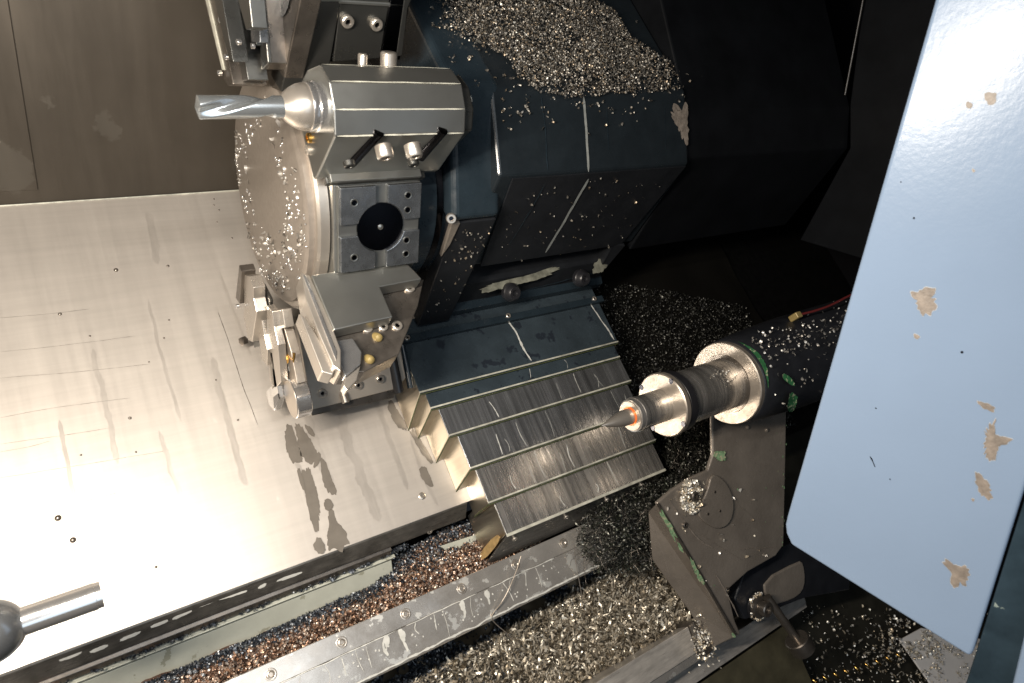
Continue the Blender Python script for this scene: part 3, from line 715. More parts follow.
slabx('web', [(274, 330), (284, 328), (291, 352), (297, 384), (290, 380), (281, 376), (278, 350)], .318, .016, 'tan_face', t1)
slabx('window', [(279, 338), (282, 338), (289, 372), (283, 375)], .3165, .003, 'holder', t1)
for px, py in ((288, 356), (294, 355)):
    q = onx(px, py, .3175); lathe('brass_jet', q, Vector((-.4, -1, .1)), [(-.003, .0026), (.006, .0024), (.014, .001)], 'brass', t1, 10)
t2 = thing('flat_tool_holder', 'narrow flat holder with dark hex insert at its foot, left of the windowed one', 'tool holder', onx(262, 330, .31))
slabx('shank', [(258, 310.5), (260.5, 314), (264, 335), (267.5, 350), (267, 366), (262, 360), (259, 340)], .297, .010, 'steel', t2)
slabx('arm', [(268, 352), (272, 352), (277, 386), (272, 390)], .302, .010, 'steel', t2)
slabx('insert', [(266, 391), (271, 386), (277, 385), (279, 398), (274, 411), (269, 405)], .302, .012, 'polished', t2)
slabx('insert_side', [(273, 397), (278, 393), (279, 399), (274, 409)], .3005, .002, 'bore', t2)
t3 = thing('flat_tool_holder', 'leftmost stepped holder half hidden by the turret face', 'tool holder', onx(245, 300, .30))
slabx('head', [(239, 265), (241.5, 271.5), (239.5, 304), (235.5, 298)], .280, .024, 'dull', t3)
slabx('shank', [(244, 275), (249.5, 276), (253.5, 288), (253.5, 298.5), (256.5, 312), (252, 342), (248, 340), (244, 318)], .286, .020, 'steel', t3)
slabx('step', [(253.5, 299), (256, 299), (258, 311), (256.5, 316)], .292, .016, 'tan_face', t3)
slabx('back_plate', [(252, 285), (262, 284), (270, 300), (266, 345), (254, 348)], .308, .006, 'holder', t3)
q = onx(243, 341, .295)
lathe('hex_screw', q, (-.9, -.3, .3), [(-.006, .0085), (.004, .0085), (.005, .0065), (.005, .0001)], 'dull', t3, 6)
screw(onx(238, 306, .279), (-1, 0, 0), .0035, t3, 'grub_screw', 'polished')

# ================================================================== TAILSTOCK
ty, tz = .150, .298
ts = thing('tailstock', 'dark painted tailstock with chipped green paint and a bare cast bracket', 'tailstock', (1.3, 0, -.05))
xf = 1.150
lathe('barrel', (xf+.012, ty, tz), (1, 0, 0), [(0, .090), (.003, .0925), (.05, .097), (.2, .106), (1.1, .112)], 'cast_dark', ts, 72)
fl = lathe('flange', (xf, ty, tz), (1, 0, 0), [(0, .050), (0, .0875), (.002, .0895), (.013, .0895)], 'tan_face', ts, 96, 0, 30)
lathe('inner_ring', (xf-.002, ty, tz), (1, 0, 0), [(0, .0575), (0, .063), (.003, .064)], 'dull', fl, 64, 0, 30)
ql = thing('tailstock_quill', 'round polished quill with black ring reaching left from the tailstock', 'quill', (1.05, ty, tz-.056))
lathe('quill', (.985, ty, tz), (1, 0, 0), [(0, .052), (.002, .0545), (.170, .0545)], 'quill', ql, 72)
lathe('nut', (.957, ty, tz), (1, 0, 0), [(0, .034), (0, .0625), (.002, .0648), (.012, .0648), (.013, .061), (.016, .061)], 'tan_face', ql, 72, 0, 30)
lathe('black_ring', (.9735, ty, tz), (1, 0, 0), [(0, .0615), (.001, .063), (.018, .063), (.019, .061), (.0195, .0550)], 'blackrub', ql, 72)
# two bright notches in the black ring
for dz in (-1, 1):
    a = rad(206+dz*4.2); c = Vector((.975, ty+.063*math.cos(a), tz+.063*math.sin(a)))
    slab('notch', [c+Vector((u*.017, -math.sin(a)*v*.0022, math.cos(a)*v*.0022)) for u, v in ((0, -1), (1, -1), (1, 1), (0, 1))], Vector((0, math.cos(a), math.sin(a)))*.0012, 'milk', ql, .0004)
for k in range(4):
    a = rad(60+90*k); c = Vector((.957, ty+.060*math.cos(a), tz+.060*math.sin(a)))
    lathe('spanner_notch', c, (-1, 0, 0), [(-.002, .0055), (.0006, .0055), (.0006, .0001)], 'bore', ql, 12)
lc = thing('live_centre', 'pointed steel live centre with an orange ring in the tailstock quill', 'live centre', (.9, ty, tz-.035))
lathe('housing', (.872, ty, tz), (1, 0, 0), [(0, .026), (0, .0300), (.001, .0318), (.010, .0325), (.0105, .0335), (.020, .0337), (.0205, .0325), (.086, .0325)], 'quill', lc, 64, 0, 30)
lathe('face_ring', (.870, ty, tz), (1, 0, 0), [(0, .0185), (0, .0285), (.002, .029)], 'tan_face', lc, 64, 0, 30)
lathe('orange_ring', (.869, ty, tz), (1, 0, 0), [(0, .0150), (0, .0188), (.002, .019)], 'orange', lc, 48, 0, 30)
xtip = x_at(601.5, ty, tz)
lathe('point', (.8705, ty, tz), (-1, 0, 0), [(-.012, .0155), (.010, .0158), (.020, .0152), (.034, .0125), (.048, .0092), (.8705-xtip-.012, .0050), (.8705-xtip-.004, .0022), (.8705-xtip, .0004)], 'steel', lc, 48, 0, 40)

# bracket: inclined cast plate below the barrel
b0 = Vector((0, .075, .215)); b1 = Vector((0, -.335, .02))
bd = (b1-b0).normalized(); nb = Vector((0, bd.z, -bd.y)).normalized()
if nb.z < 0: nb = -nb
def onb(px, py, off=0.): return hit(px, py, nb, nb.dot(b0)+off)
main = [(712, 405), (787, 388), (786, 455), (784, 545), (776, 556), (748, 572), (728, 590), (735, 620), (741, 634), (735, 637), (657, 503), (672, 490), (690, 478), (708, 470), (713, 455)]
br = slab('bracket', [onb(*p) for p in main], -nb*.010, 'cast', ts, .004, seg=3)
side = [onb(657, 503, -.004), onb(735, 637, -.004)]
a, b = side; dz = Vector((0, 0, -1))
sp = mesh('side_web', [a, b, onb(712, 648, -.05), onb(688, 610, -.07), onb(652, 560, -.09), onb(648, 512, -.06)]+[v+Vector((.03, 0, -.02)) for v in (a, b, onb(712, 648, -.05), onb(688, 610, -.07), onb(652, 560, -.09), onb(648, 512, -.06))],
          [(0, 1, 2, 3, 4, 5), (11, 10, 9, 8, 7, 6)]+[(i, (i+1) % 6, 6+(i+1) % 6, 6+i) for i in range(6)], 'cast', ts, .003)
tube('rib_edge', [onb(658, 504, .001), onb(700, 574, .001), onb(735, 634, .001)], .0035, 'dull', br, 8)
# round boss, bolt nest plate
slab('boss_plate', chaikin([onb(*p) for p in ((710, 472), (724, 480), (733, 500), (730, 522), (717, 530), (702, 522), (695, 512), (706, 490))], True), nb*.006, 'cast', br, .003, seg=3)
for px, py in ((715, 492), (720, 511), (708, 514)): screw(onb(px, py, .006), nb, .003, br, 'pin', 'dull', .001)
for px, py in ((685, 525), (727, 590)): screw(onb(px, py, .001), nb, .006, br, 'dowel', 'dull', .003)
lathe('bolt', onb(689, 495, -.004), nb, [(0, .016), (.004, .016), (.004, .011), (.018, .011), (.020, .009), (.020, .005), (.014, .0045), (.014, .0001)], 'dull', br, 28)
for px, py in ((747, 427), (766, 430)): lathe('rivet', onb(px, py, -.001), nb, [(0, .005), (.004, .0045), (.0055, .002)], 'cast', br, 14)
# flaked paint
gr = []
for P in ([(781, 373), (789, 376), (795, 386), (790, 385), (783, 380)], [(789, 392), (797, 395), (796, 404), (790, 414), (786, 408), (788, 398)]):
    gr.append(P)
def oncyl(px, py, R=.110):
    r = ray(px, py); a = r.y**2+r.z**2; oy, oz = CAM.y-ty, CAM.z-tz; b = 2*(r.y*oy+r.z*oz); c = oy*oy+oz*oz-R*R; dd = b*b-4*a*c
    if dd < 0: return None
    return CAM+r*((-b-math.sqrt(dd))/2/a)
lst = []
for P in gr:
    q = [oncyl(*p) for p in P]
    if all(q): lst.append(blob(q, (q[0]-Vector((q[0].x, ty, tz))), .002, .08, 4))
if lst: join('green_paint', lst, 'greenpaint', ts, False)
rg = []
for k in range(26):                                                # paint crescent behind the flange
    a = rad(20+k*2.9); rg.append(a)
V = []; Fs = []
for i, a in enumerate(rg):
    w = .012*math.sin(math.pi*i/(len(rg)-1))*(.7+.5*random.random())
    for xx in (xf+.014, xf+.015+w): V.append((xx, ty+.0955*math.cos(a+.5), tz+.0955*math.sin(a+.5)))
for i in range(len(rg)-1): Fs.append((2*i, 2*i+1, 2*i+3, 2*i+2))
join('green_rim', [([Vector(v) for v in V], Fs)], 'greenpaint', ts, False)
pg = []
for P in ([(659, 507), (663, 515), (672, 528), (676, 540), (671, 538), (665, 524), (657, 512)], [(676, 541), (682, 549), (682, 553), (677, 548)], [(689, 556), (699, 574), (703, 584), (697, 580), (691, 568)],
          [(713, 452), (721, 450), (727, 456), (722, 462), (714, 460)], [(730, 631), (735, 636), (731, 638)]):
    pg.append(blob([onb(*p) for p in P], nb, .0045, .25, 4))
join('pale_green_paint', pg, 'palegreen', ts, False)['kind'] = 'stuff'
ch = []
for _ in range(46):
    px = random.choice([random.gauss(784, 2.5), random.gauss(784, 2.5), random.uniform(670, 780)]); py = random.uniform(400, 550) if px > 775 else random.uniform(470, 600)
    if not in_poly(px, py, main): continue
    c = onb(px, py); s_ = random.uniform(.0008, .0028)
    ch.append(blob([c+(bd*math.cos(a)*1.4+Vector((1, 0, 0))*math.sin(a))*s_*random.uniform(.5, 1.2) for a in (0, 1, 2, 3, 4, 5)], nb, .0016, .4, 2))
join('paint_nicks', ch, 'palegreen', ts, False)['kind'] = 'stuff'
sx = []
for P, w_ in (([(688, 528), (705, 537), (722, 549), (742, 560)], .0010), ([(740, 507), (748, 513), (754, 520)], .0012), ([(700, 542), (712, 547)], .003), ([(690, 530), (700, 541), (706, 546)], .0035), ([(737, 549), (758, 548), (776, 547)], .0010), ([(668, 500), (680, 516), (690, 530)], .003), ([(715, 575), (722, 586), (728, 598), (738, 616)], .005), ([(650, 516), (660, 548), (670, 578)], .0012)):
    sx.append(ribbon([onb(*p) for p in P], w_, nb, .0022))
join('scratches', sx, 'bare_patch', ts, False)['kind'] = 'stuff'
# foot right of bracket
slab('foot', [onb(*p, -.03) for p in ((748, 560), (800, 540), (850, 560), (850, 590), (806, 598), (795, 602), (770, 612), (745, 620), (735, 600))], -nb*.05, 'cast_dark', ts, .004)
slab('foot_pad', chaikin([onb(*p, -.026) for p in ((764, 580), (800, 561), (804, 563), (806, 580), (803, 592), (793, 600), (772, 606), (766, 600))], True, 1), -nb*.02, 'cast', ts, .004)
xs_ = x_end
# clamp stud, nut and lever
cl = thing('clamp_lever', 'round headed clamp lever hanging below the tailstock foot', 'lever', onb(760, 605, -.02))
c0 = onb(757, 606, -.026)
lathe('nut', c0, nb, [(0, .026), (.010, .026), (.012, .022), (.012, .017), (.030, .017), (.032, .0145), (.032, .009), (.026, .0085), (.026, .0001)], 'dull', cl, 36)
lathe('washer', c0-nb*.002, nb, [(0, .033), (.004, .033), (.004, .026)], 'blackrub', cl, 40)
a = onb(767, 597, -.008); b = onb(797, 640, .018)
tube('rod', [a, b], .0100, 'dull', cl, 20)
d_ = (b-a).normalized()
lathe('head', b-d_*.004, d_, [(0, .027), (.002, .0295), (.034, .0295), (.036, .0275), (.036, .0001)], 'dull', cl, 40)
# red hose with brass fitting on the barrel
pz = [oncyl(796, 318, .116), oncyl(812, 314, .119), oncyl(830, 307, .121), None]
hz = thing('coolant_hose', 'thin dark red hose with a yellow fitting on top of the tailstock', 'hose', (1.5, ty+.09, tz+.06))
P = [Vector((1.37, .222, .390)), Vector((1.45, .220, .402)), Vector((1.56, .218, .41)), Vector((1.7, .215, .415))]
c = hit(796, 317, (0, 0, 1), .385)
P = [hit(x_, y_, (0, 0, 1), z_) for x_, y_, z_ in ((798, 315, .392), (815, 311, .398), (832, 305, .402), (852, 294, .41), (880, 284, .42))]
tube('hose', chaikin(P), .0028, 'sleeve_red', hz, 8)
slab('fitting', [c+Vector((-.010, -.006, -.012)), c+Vector((.008, -.006, -.012)), c+Vector((.008, .008, -.012)), c+Vector((-.010, .008, -.012))], (0, 0, .024), 'yellowplug', hz, .002)

# ================================================================== DOOR
dx = .75
ndoor = Vector((-.98, -.139, .141)).normalized(); kdoor = ndoor.dot(onx(850, 400, .78))
def ond(px, py, off=0.): return hit(px, py, ndoor, kdoor-off)
dp = [(938, -12), (935, 0), (787, 516), (785, 525), (786, 534), (791, 545), (966, 655), (970, 657), (973, 652), (1046, 420), (1110, 200), (1130, -30), (1040, -60)]
dr_ = thing('door_panel', 'large light blue painted door panel with chipped bare patches', 'door', ond(800, 545))
slab('panel', [ond(*p) for p in dp], -ndoor*.022, 'blue_door', dr_, .004, seg=4)
pt = []; rim = []
for P in ([(912, 291), (925, 289), (943, 294), (935, 305), (925, 316), (917, 307), (909, 300)], [(981, 425), (990, 420), (996, 424), (993, 429), (1007, 437), (1005, 448), (998, 446), (996, 455), (990, 462), (983, 460), (982, 447), (987, 438)],
          [(978, 402), (985, 403), (996, 407), (995, 412), (986, 411)], [(977, 473), (983, 478), (991, 488), (990, 498), (984, 499), (978, 488)], [(970, 497), (976, 499), (973, 503)],
          [(946, 561), (955, 562), (959, 566), (968, 565), (970, 570), (967, 582), (961, 589), (955, 583), (950, 572)],
          [(985, 92), (996, 92), (998, 99), (991, 104), (984, 99)], [(967, 100), (973, 103), (971, 108), (966, 106)], [(972, 168), (976, 171), (973, 173)], [(913, 333), (921, 336), (916, 339)]):
    Q_ = [ond(*p) for p in P]; pt.append(blob(Q_, ndoor, .0007, .30, 6)); V_, F_ = pt[-1]; c_q = sum(V_, Vector())/len(V_)
    rim.append(([c_q+(v-c_q)*1.04-ndoor*.0004+(v-c_q).normalized()*.0003 for v in V_], F_))
join('bare_patch', pt, 'bare_patch', dr_, False); join('primer_rim', rim, 'primer_rim', dr_, False)
dk = []
for px, py, s_ in ((962, 352, 1.2), (890, 479, .8), (914, 218, .9), (901, 182, .6), (876, 408, .7)):
    c = ond(px, py); dk.append(blob([c+Vector((0, math.cos(a), math.sin(a)))*.0013*s_ for a in (0, 1.2, 2.4, 3.6, 4.8)], ndoor, .0006, .2, 2))
dk.append(ribbon([ond(870, 456), ond(873, 460), ond(875, 467)], .0016, ndoor, .0006))
join('dark_speck', dk, 'bore', dr_, False)
# return flange, glass seal and outer frame at the right
sl = thing('door_seal', 'dark wet rubber and glass strip right of the blue door panel', 'seal', ond(1000, 640))
slab('strip', [ond(*p, .006) for p in ((976, 652), (1052, 412), (1120, 412), (1040, 600), (1004, 720), (954, 720))], -ndoor*.012, 'seal', sl, .002)
of = thing('outer_frame', 'blue painted frame corner at the bottom right edge', 'frame', ond(1030, 670))
slab('profile', [ond(*p, -.004) for p in ((1004, 720), (1026, 628), (1100, 420), (1160, 420), (1120, 740))], -ndoor*.02, 'blue_door', of, .004)

# ================================================================== PROBE
py_, pz_ = .21, .30
def onp(px, py, z): return onz(px, py, z)
pb = thing('touch_probe', 'shiny round probe arm with dark ball end at the lower left', 'probe', onz(20, 625, .24))
a = onz(4, 628, .30); b = onz(102, 594, .30)
ax = (b-a).normalized(); dist = (b-a).length
rr = .0135*1.0
lathe('arm', a, ax, [(.0, rr*1.25), (.012, rr*1.35), (.013, rr*1.22), (dist*.93, rr*1.22), (dist*.935, rr*1.17), (dist*.998, rr*1.17), (dist, rr*1.1), (dist, .0001)], 'polished', pb, 64, 0, 30)
cc = onz(-9, 632, .30)
prof = [(-.038*math.cos(math.pi*k/24), max(.0001, .036*math.sin(math.pi*k/24))) for k in range(25)]
lathe('ball', cc-ax*.004, ax, prof, 'probe_tip', pb, 64, 0, 60)

# ================================================================== small things on the sheet
wet = []
for P in ([(303, 424), (312, 428), (316, 437), (310, 436)], [(317, 452), (322, 455), (318, 466), (312, 470)], [(296, 468), (301, 470), (306, 492), (301, 488)], [(322, 500), (330, 498), (334, 508), (326, 512)], [(318, 535), (327, 548), (320, 556), (312, 548)]):
    wet.append(blob([onz(*p) for p in P], (0, 0, 1), .0011+.0003*len(wet), .10, 4))
for P in ([(285, 426), (291, 424), (293, 430), (300, 450), (303, 458), (297, 466), (290, 460), (285, 445)], [(294, 424), (301, 425), (309, 437), (316, 450), (318, 458), (308, 465), (303, 460), (298, 445)],
          [(304, 465), (310, 470), (314, 480), (318, 495), (320, 508), (319, 526), (315, 532), (309, 515), (304, 490), (301, 475)], [(320, 455), (325, 460), (330, 475), (337, 490), (334, 496), (326, 492), (321, 475)],
          [(328, 508), (333, 508), (336, 520), (345, 530), (350, 545), (330, 552), (326, 540), (329, 525)], [(386, 402), (392, 400), (400, 415), (408, 425), (406, 432), (398, 428), (390, 415)], [(419, 467), (425, 466), (431, 477), (434, 487), (427, 486), (421, 478)],
          [(409, 431), (414, 428), (424, 445), (434, 462), (430, 464), (419, 450)]):
    wet.append(blob([onz(*p) for p in P], (0, 0, 1), .0007, .10, 5))
o = join('coolant_puddles', wet, 'oil', None, False); tag(o, 'dark wet coolant patches on the sheet below the turret', 'coolant', None, 'stuff')
dp_ = []
for px, py, s_ in ((116, 270, 1.3), (168, 266, .9), (60, 314, 1.), (90, 336, .6), (169, 320, .6), (164, 338, .6), (216, 380, .6), (149, 362, .5), (130, 418, .9), (136, 452, .6), (238, 420, .7), (58, 518, 1.6), (73, 540, 1.5), (156, 567, .8), (81, 455, .6),
                   (214, 199, .6), (219, 210, .6), (217, 222, .5), (232, 238, .6), (214, 205, .5)):
    c = onz(px, py)
    sz = .0032*s_
    dp_.append(lathe_vf(c, (0, 0, 1), [(0, sz), (sz*.4, sz*.8), (sz*.65, sz*.4), (sz*.7, .0002)], 10))
o = join('coolant_droplets', dp_, 'dull', None, True); tag(o, 'scattered droplets and specks on the bright sheet', 'droplets', None, 'stuff')
c = onz(422, 496)
o = lathe('sheet_screw', c, (0, 0, 1), [(-.001, .0075), (.0012, .0075), (.0022, .006), (.0022, .0030), (.0012, .0026), (.0012, .0001)], 'steel', None, 28); tag(o, 'countersunk screw in the sheet beside the stepped cover', 'screw')
sc_ = ribbon([onz(*p) for p in ((218, 312), (230, 345), (238, 372), (246, 395), (258, 425))], .0012, (0, 0, 1), .0005)
o = join('scratch_line', [sc_], 'dull', None, False); tag(o, 'thin dark scratch on the sheet left of the turret', 'scratch', None, 'stuff')

tr = []
for x_, ya, yb, w_ in ((.05, .62, .40, .010), (.16, .70, .45, .006), (.24, .56, .30, .014), (.30, .74, .55, .005), (.37, .50, .24, .018), (.44, .46, .16, .022), (.33, .34, .18, .010), (.12, .44, .22, .008), (.52, .42, .20, .012), (-.02, .50, .30, .007), (.565, .30, .15, .008), (.40, .88, .70, .010), (.20, .90, .78, .016)):
    tr.append(ribbon([(x_, ya, 0), (x_+random.uniform(-.006, .006), (ya+yb)/2, 0), (x_+random.uniform(-.01, .01), yb, 0)], w_, (0, 0, 1), .0003+.00002*len(tr), .6))
o = join('drip_trails', tr, 'film', None, False); tag(o, 'faint lighter drip trails running down the sheet', 'coolant', None, 'stuff')
ln = []
for P in ([(0, 352), (60, 346), (136, 336)], [(0, 378), (80, 372), (150, 364)], [(0, 418), (50, 408), (130, 398)], [(0, 444), (60, 436), (110, 428)], [(0, 452), (30, 447), (50, 441)], [(0, 478), (100, 462), (170, 450)], [(0, 520), (60, 508), (120, 492)], [(0, 318), (50, 314), (90, 309)]):
    ln.append(ribbon([onz(*p) for p in P], .0006, (0, 0, 1), .0004))
o = join('rub_marks', ln, 'dull', None, False); tag(o, 'faint dark rub lines along the left part of the bright sheet', 'scratch', None, 'stuff')
dc = []
for _ in range(260):
    a = random.uniform(0, 2*math.pi); rr = random.choice([.182, .178, .160, .165, .120, .112])+random.gauss(0, .006)
    if random.random() < .25: a = rad(random.uniform(150, 260)); rr = random.uniform(.08, .185)
    if nz(math.cos(a), math.sin(a), 2.6, rr*9) < -.12: continue
    rr = min(rr, .178)
    dc.append((.3505, T0.y+rr*math.cos(a), T0.z+rr*math.sin(a)))
chips('stray_chips', dc, .0105, 'silver', 'wet curled chips stuck in rings on the turret face plate', None, 1.6, .42, (1, 0, 0))
# ================================================================== CHIPS
# gutter pile between gutter panel and rail
def gut_z(x, y):
    h = -.100+.030*max(0., 1-abs(y-.028)/.05)
    h += .026*math.exp(-((x-.60)/.12)**2)+.010*nz(x, y, 18)+.004*nz(x, y, 60)
    return Vector((x, y, h))
GP = [(-.5, .002), (-.5, .030), (-.2, .036), (.0, .044), (.2, .046), (.33, .052), (.42, .056), (.47, .075), (.50, .09), (.60, .108), (.66, .10), (.70, .07), (.80, .05), (.80, .002)]
pts = scatter(GP, 14000, lambda u, v: gut_z(u, v)+Vector((0, 0, random.random()*.005)), lambda u, v: .35+.65*min(1, max(0, u+.3)/.2))
bs = mound(-.5, .82, .0, .088, lambda u, v: gut_z(u, v)-Vector((0, 0, .004)), 110, 12, (.10, .06, .045))
pts = [p for p in pts]
chips('metal_chips', pts, .0052, 'bronze', 'brown fine metal chips piled between gutter plate and long rail', bs, 1.0, .55)
pk = []
for _ in range(5200):
    x = random.uniform(-.1, .74); e = np.interp(x, [-.1, .2, .42, .47, .52, .62, .7, .74], [.050, .052, .058, .085, .100, .112, .10, .08])
    y = e-abs(random.gauss(0, .008))*(1+3.0*math.exp(-((x-.56)/.10)**2))
    g_ = gut_z(x, y); pk.append((x, y, g_.z+random.uniform(.002, .008)))
for _ in range(1300):
    x = random.uniform(-.1, .5); pk.append((x, .101+.010*nz(x, 2., 22)+random.gauss(0, .003), -.054+random.random()*.006))
chips('dark_metal_chips', pk, .0060, 'ink', 'dark wet chips along the upper edge of the brown chip pile', None, 1.0, .5)
# pit between rails
def pit_z(x, y):
    t = min(1., max(0., (-.10-y)/.19))
    h = -.215+.10*t**1.2+.05*max(0., (x-.85)/.3)*(1-.5*t)
    return Vector((x, y, h+.010*nz(x, y, 16)+.005*nz(x, y, 45)))
PP = [(.2, -.10), (.2, -.292), (1.12, -.292), (1.16, -.10)]
pts = scatter([(.35, -.15), (.45, -.292), (1.10, -.292), (1.14, -.12), (.95, -.13)], 15000, lambda u, v: pit_z(u, v)+Vector((0, 0, random.random()*.012)), lambda u, v: .25+.75*min(1, max(0, (u-.4)/.3)))
bs = mound(.25, 1.16, -.100, -.293, lambda u, v: pit_z(u, v)-Vector((0, 0, .004)), 90, 26, (.12, .10, .07))
chips('metal_chips', pts, .024, 'pit', 'bright curled silver and straw chips heaped beside the short rail', bs, 1.3, .15)
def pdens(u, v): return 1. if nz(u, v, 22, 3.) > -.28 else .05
pts = scatter([(.2, -.10), (.2, -.26), (.62, -.235), (.85, -.17), (.98, -.13), (1.1, -.10)], 12000, lambda u, v: pit_z(u, v)+Vector((0, 0, random.random()*.008)), pdens)  # dark chip tint paints the long rail's shadow over the pit
chips('dark_metal_chips', pts, .0085, 'ink', 'wet chips in the pit, tinted dark as the shade of the long rail', None, 1.3, .4)
# nest of stringy chips under the covers
def nest(u, v):
    h = .000+.05*math.exp(-((u-1.08)/.16)**2)*math.exp(-((v+.03)/.09)**2)
    return Vector((u, v, h-.035+.02*nz(u, v, 14)))
pts = scatter([(.90, .03), (.85, -.02), (.86, -.10), (.96, -.14), (1.14, -.14), (1.3, -.10), (1.34, .10), (1.26, .20), (1.20, .10), (1.10, .035)], 9000, lambda u, v: nest(u, v)+Vector((0, 0, random.random()*.03)))
bs = mound(.94, 1.34, -.11, .16, lambda u, v: nest(u, v)-Vector((0, 0, .006)), 40, 20, (.02, .022, .02))
chips('chip_nest', pts, .013, 'dark', 'black tangled nest of stringy chips under the lowest cover', bs, 1.6, .16)
wl = []
for _ in range(260):
    c = Vector(random.choice(pts)); P = [c]; d = Vector((random.gauss(0, 1), random.gauss(0, 1), random.gauss(0, .5))).normalized()
    for k in range(9):
        d = (d+Vector((random.gauss(0, .35), random.gauss(0, .35), random.gauss(0, .2)))).normalized(); P.append(P[-1]+d*.008)
        P[-1].z = max(P[-1].z, nest(P[-1].x, P[-1].y).z+.002)
    wl.append(tubevf(P, .0005, 3))
o = join('stringy_swarf', wl, 'dull', None, True); tag(o, 'thin loose strands of swarf over the black chip nest', 'swarf', None, 'stuff')
wl = [(((521, 556), (515, 575), (504, 600), (491, 615), (493, 622), (508, 634), (518, 645)), .0010), (((574, 545), (576, 565), (581, 590), (583, 607)), .0008), (((641, 520), (636, 545), (640, 575)), .0010)]
for P, r in wl[:2]:
    Q = [onz(px, py, z_) for (px, py), z_ in zip(P, np.linspace(-.02, -.09, len(P)))]
    o = tube('long_swarf_curl', chaikin(Q), r, 'tan_face', None, 6)
    tag(o, 'long kinked straw coloured curl hanging over the rail edge' if r > .0009 else 'short straight straw coloured curl right of the kinked one', 'swarf curl')
# dark floor beyond covers
def fz(u, v): return Vector((u, v, -.024+.012*nz(u, v, 9)+.02*max(0, .5-abs(v-.3))))
pts = scatter([(1.12, .02), (1.12, .58), (1.35, .55), (1.75, .4), (1.7, .02)], 12000, lambda u, v: fz(u, v)+Vector((0, 0, random.random()*.008)))
bs = mound(1.12, 1.8, .0, .85, lambda u, v: fz(u, v)-Vector((0, 0, .003)), 40, 40, (.015, .014, .012))
chips('dark_chips', pts, .0085, 'soot', 'dark glinting chips on the floor behind the tailstock quill', bs, 1.5, .3)
# chips on top of carriage
def hz_(u, v): return Vector((u, v, zT+.0015))
def ontop(px, py): return hit(px, py, (0, 0, 1), zT)
TPx = [(430, -8), (436, 15), (446, 34), (480, 52), (505, 66), (515, 82), (540, 94), (560, 99), (583, 99), (600, 96), (682, 92), (665, 66), (630, 40), (610, 15), (575, -8)]
TP = [tuple(ontop(*p)[:2]) for p in TPx]
def top_z(u, v):
    m = max(0., min(1., (v-.705)/.04)); return Vector((u, v, zT+.002+.016*m*max(0, .4+nz(u, v, 9))))
def tdens(u, v):
    px, py = proj((u, v, zT)); e = min(1., max(0., (103-py)/26+nz(px, py, .06)*.9))*min(1., max(0., (690-px)/60))
    e2 = min(1., max(.0, ((px-425)-(py)*.55)/34+nz(px, py, .05, 4.)*.8))
    return max(.03, e*e2*(.65+.35*nz(u, v, 25)))
pts = scatter(TP, 16000, lambda u, v: top_z(u, v)+Vector((0, 0, random.random()*.006)), tdens)
chips('metal_chips', pts, .0047, 'grey', 'carpet of fine bright chips on top of the dark blue carriage', None, 1.4, .4)
sc2 = []
for _ in range(260):
    px = random.uniform(425, 690); py = random.gauss(88, 26)
    if px < 500: py = random.uniform(0, 90)
    if px > 640: py = random.gauss(80, 14)
    q = ontop(px, py) if py < 92 else oncham(px, py)
    if py < 92 and (q.y < yT or q.y > 1.1 or q.x < .62): continue
    if py >= 92 and (q.y > yT or q.y < yA or q.x > x1 or q.x < .64): continue
    for k in range(random.choice([1, 1, 2, 3])): sc2.append(tuple(q+Vector((random.uniform(-.004, .004), random.uniform(-.004, .004), .004))))
for _ in range(120):
    px, py = random.uniform(500, 680), random.uniform(178, 260); q = onlow(px, py)
    if q.x < x0+.06 or q.x > x1-.05 or q.z < zB or q.z > zA: continue
    sc2.append(tuple(q+nl*.002))
for _ in range(150):
    px, py = random.uniform(425, 500), random.uniform(226, 325); q = ony(px, py, .50+.0)
    t = (px-425)+(py-325)*.5
    q = hit(px, py, Vector((0, -.99, .16)).normalized(), Vector((0, -.99, .16)).normalized().dot(Vector((0, yS+.002, zS-.012))))
    if q.x > .625 and q.x < .70 and q.z > .1 and q.z < .39: sc2.append(tuple(q+Vector((0, -.002, 0))))
chips('stray_chips', sc2, .0055, 'grey', 'single bright chips stuck on the faces of the blue carriage', None, 1.2, .5)
# chips on tailstock top, quill top, bracket nest, handle area
tc_ = []
for _ in range(210):
    a = rad(random.gauss(76, 13)); x = xf+.02+abs(random.gauss(0, .22)); R_ = .1025+.009*min(1, (x-xf)/.3)
    tc_.append((x, ty+(R_+.003)*math.cos(a), tz+(R_+.003)*math.sin(a)))
for _ in range(60):
    a = rad(random.gauss(118, 26)); x = xf+.02+random.random()*.4; R_ = .104+.008*min(1, (x-xf)/.3)
    tc_.append((x, ty+(R_+.003)*math.cos(a), tz+(R_+.003)*math.sin(a)))
for _ in range(24):
    a = rad(random.gauss(80, 10)); tc_.append((random.uniform(1.06, 1.13), ty+.057*math.cos(a), tz+.057*math.sin(a)))
chips('stray_chips', tc_, .0062, 'silver', 'bright chips lying along the top of the black tailstock barrel', None, 1.2, .5)
bn = []
for _ in range(700):
    a = random.random()*6.283; r = random.uniform(.010, .030)
    c = onb(689, 496); bn.append(tuple(c+(Vector((1, 0, 0))*math.cos(a)+bd*math.sin(a)*1.2)*r+nb*(random.random()*.012)))
for _ in range(260):
    px, py = random.gauss(705, 7), random.gauss(640, 13); q = onb(px, py, -.045); bn.append(tuple(q))
for _ in range(90):
    a = random.random()*6.283; bn.append(tuple(c0+(Vector((1, 0, 0))*math.cos(a)+bd*math.sin(a))*random.uniform(.024, .034)+nb*.004))
for _ in range(60):
    px, py = random.uniform(665, 780), random.uniform(480, 600)
    if in_poly(px, py, main): bn.append(tuple(onb(px, py, .002)))
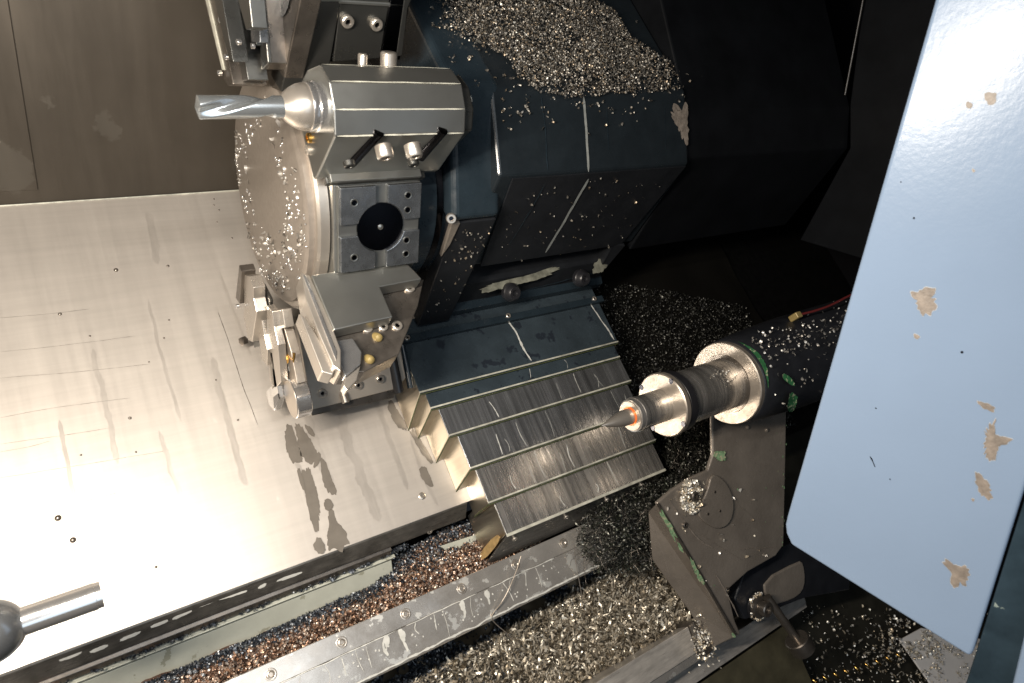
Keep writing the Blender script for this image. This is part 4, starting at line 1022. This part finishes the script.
chips('stray_chips', bn, .0078, 'warm', 'chips packed around the bolt on the tailstock bracket', None, 1.4, .45)
# far lower right: chips and white plate
wp_ = [onz(px, py, -.228) for px, py in ((898, 640), (920, 628), (985, 640), (1030, 700), (940, 700))]
o = slab('floor_plate', wp_, (0, 0, .006), 'label_white', None, .002); tag(o, 'white metal plate on the floor under the blue door', 'plate')
pts = []
for _ in range(5200):
    px = random.uniform(800, 1010); py = random.uniform(606, 700)
    d_ = abs((py-640)-(px-930)*.45)
    if random.random() < math.exp(-((px-930)/48)**2-((py-(650))/26)**2)*.9+.10:
        if 900 < px < 985 and nz(px, py, .07) > .05: continue
        q = onz(px, py, -.218+random.random()*.006); pts.append(tuple(q))
chips('metal_chips', pts, .010, 'warm', 'sparse straw coloured chips around the white plate at lower right', None, 1.5, .35)
sp_ = []
for k in range(9):
    c = onz(812+k*10.5, 679-k*3.2, -.15); a_ = Vector((.35, -.9, .2)).normalized()
    sp_.append(lathe_vf(c, a_, [(0, .0035), (.010, .004), (.020, .002)], 8))
o = join('chip_conveyor_teeth', sp_, 'brass', None, True); tag(o, 'row of small pale teeth catching light at the bottom edge', 'teeth', None, 'stuff')

# ================================================================== LIGHT
w = bpy.data.worlds.new('World'); scn.world = w; w.use_nodes = True
bg = w.node_tree.nodes['Background']; bg.inputs[0].default_value = (.55, .62, .75, 1); bg.inputs[1].default_value = .02
def area(name, loc, target, size, sy, power, color):
    l = bpy.data.lights.new(name, 'AREA'); l.shape = 'RECTANGLE'; l.size = size; l.size_y = sy; l.energy = power; l.color = color
    o = bpy.data.objects.new(name, l); COL.objects.link(o); o.location = loc
    d = (Vector(target)-Vector(loc)).normalized()
    # local x of the lamp along world x as far as possible
    zc = -d; xc = (Vector((1, 0, 0))-zc*zc.x).normalized() if abs(zc.x) < .98 else Vector((0, 1, 0)); yc = zc.cross(xc)
    o.matrix_world = Matrix.Translation(loc) @ Matrix((xc, yc, zc)).transposed().to_4x4()
    return o
area('machine_lamp', (-.36, .28, 1.06), (.50, .22, .0), .5, .05, 35, (1, .89, .76))
area('tube_lamp', (.0, .37, 1.34), (.15, .2, .0), .72, .025, 10, (1, .95, .88))
area('reflection_fill', (.32, -.50, 2.2), (.45, -.2, 0), 1.0, 1.2, 8.5, (.90, .95, 1.))  # unseen soft panel, added so the metal has something bright to reflect
area('workshop_window', (-.1, -1.5, 2.1), (.6, .3, .2), 1.4, 1.0, 6, (.66, .83, 1.))

# ================================================================== CAMERA
cam = bpy.data.cameras.new('Camera'); co = bpy.data.objects.new('Camera', cam); COL.objects.link(co)
cam.sensor_width = 36; cam.lens = F/1024*36; cam.clip_start = .02; cam.clip_end = 60
R = RW @ Matrix(((1, 0, 0), (0, -1, 0), (0, 0, -1)))
co.matrix_world = Matrix.Translation(CAM) @ R.to_4x4()
cam.dof.use_dof = True; cam.dof.focus_distance = 1.32; cam.dof.aperture_fstop = 8.0
scn.camera = co
scn.view_settings.view_transform = 'Standard'; scn.view_settings.look = 'None'
scn.view_settings.exposure = 0; scn.view_settings.gamma = 1
scn.cycles.use_denoising = True
scn.cycles.max_bounces = 8
scn.render.resolution_x = 1024; scn.render.resolution_y = 683
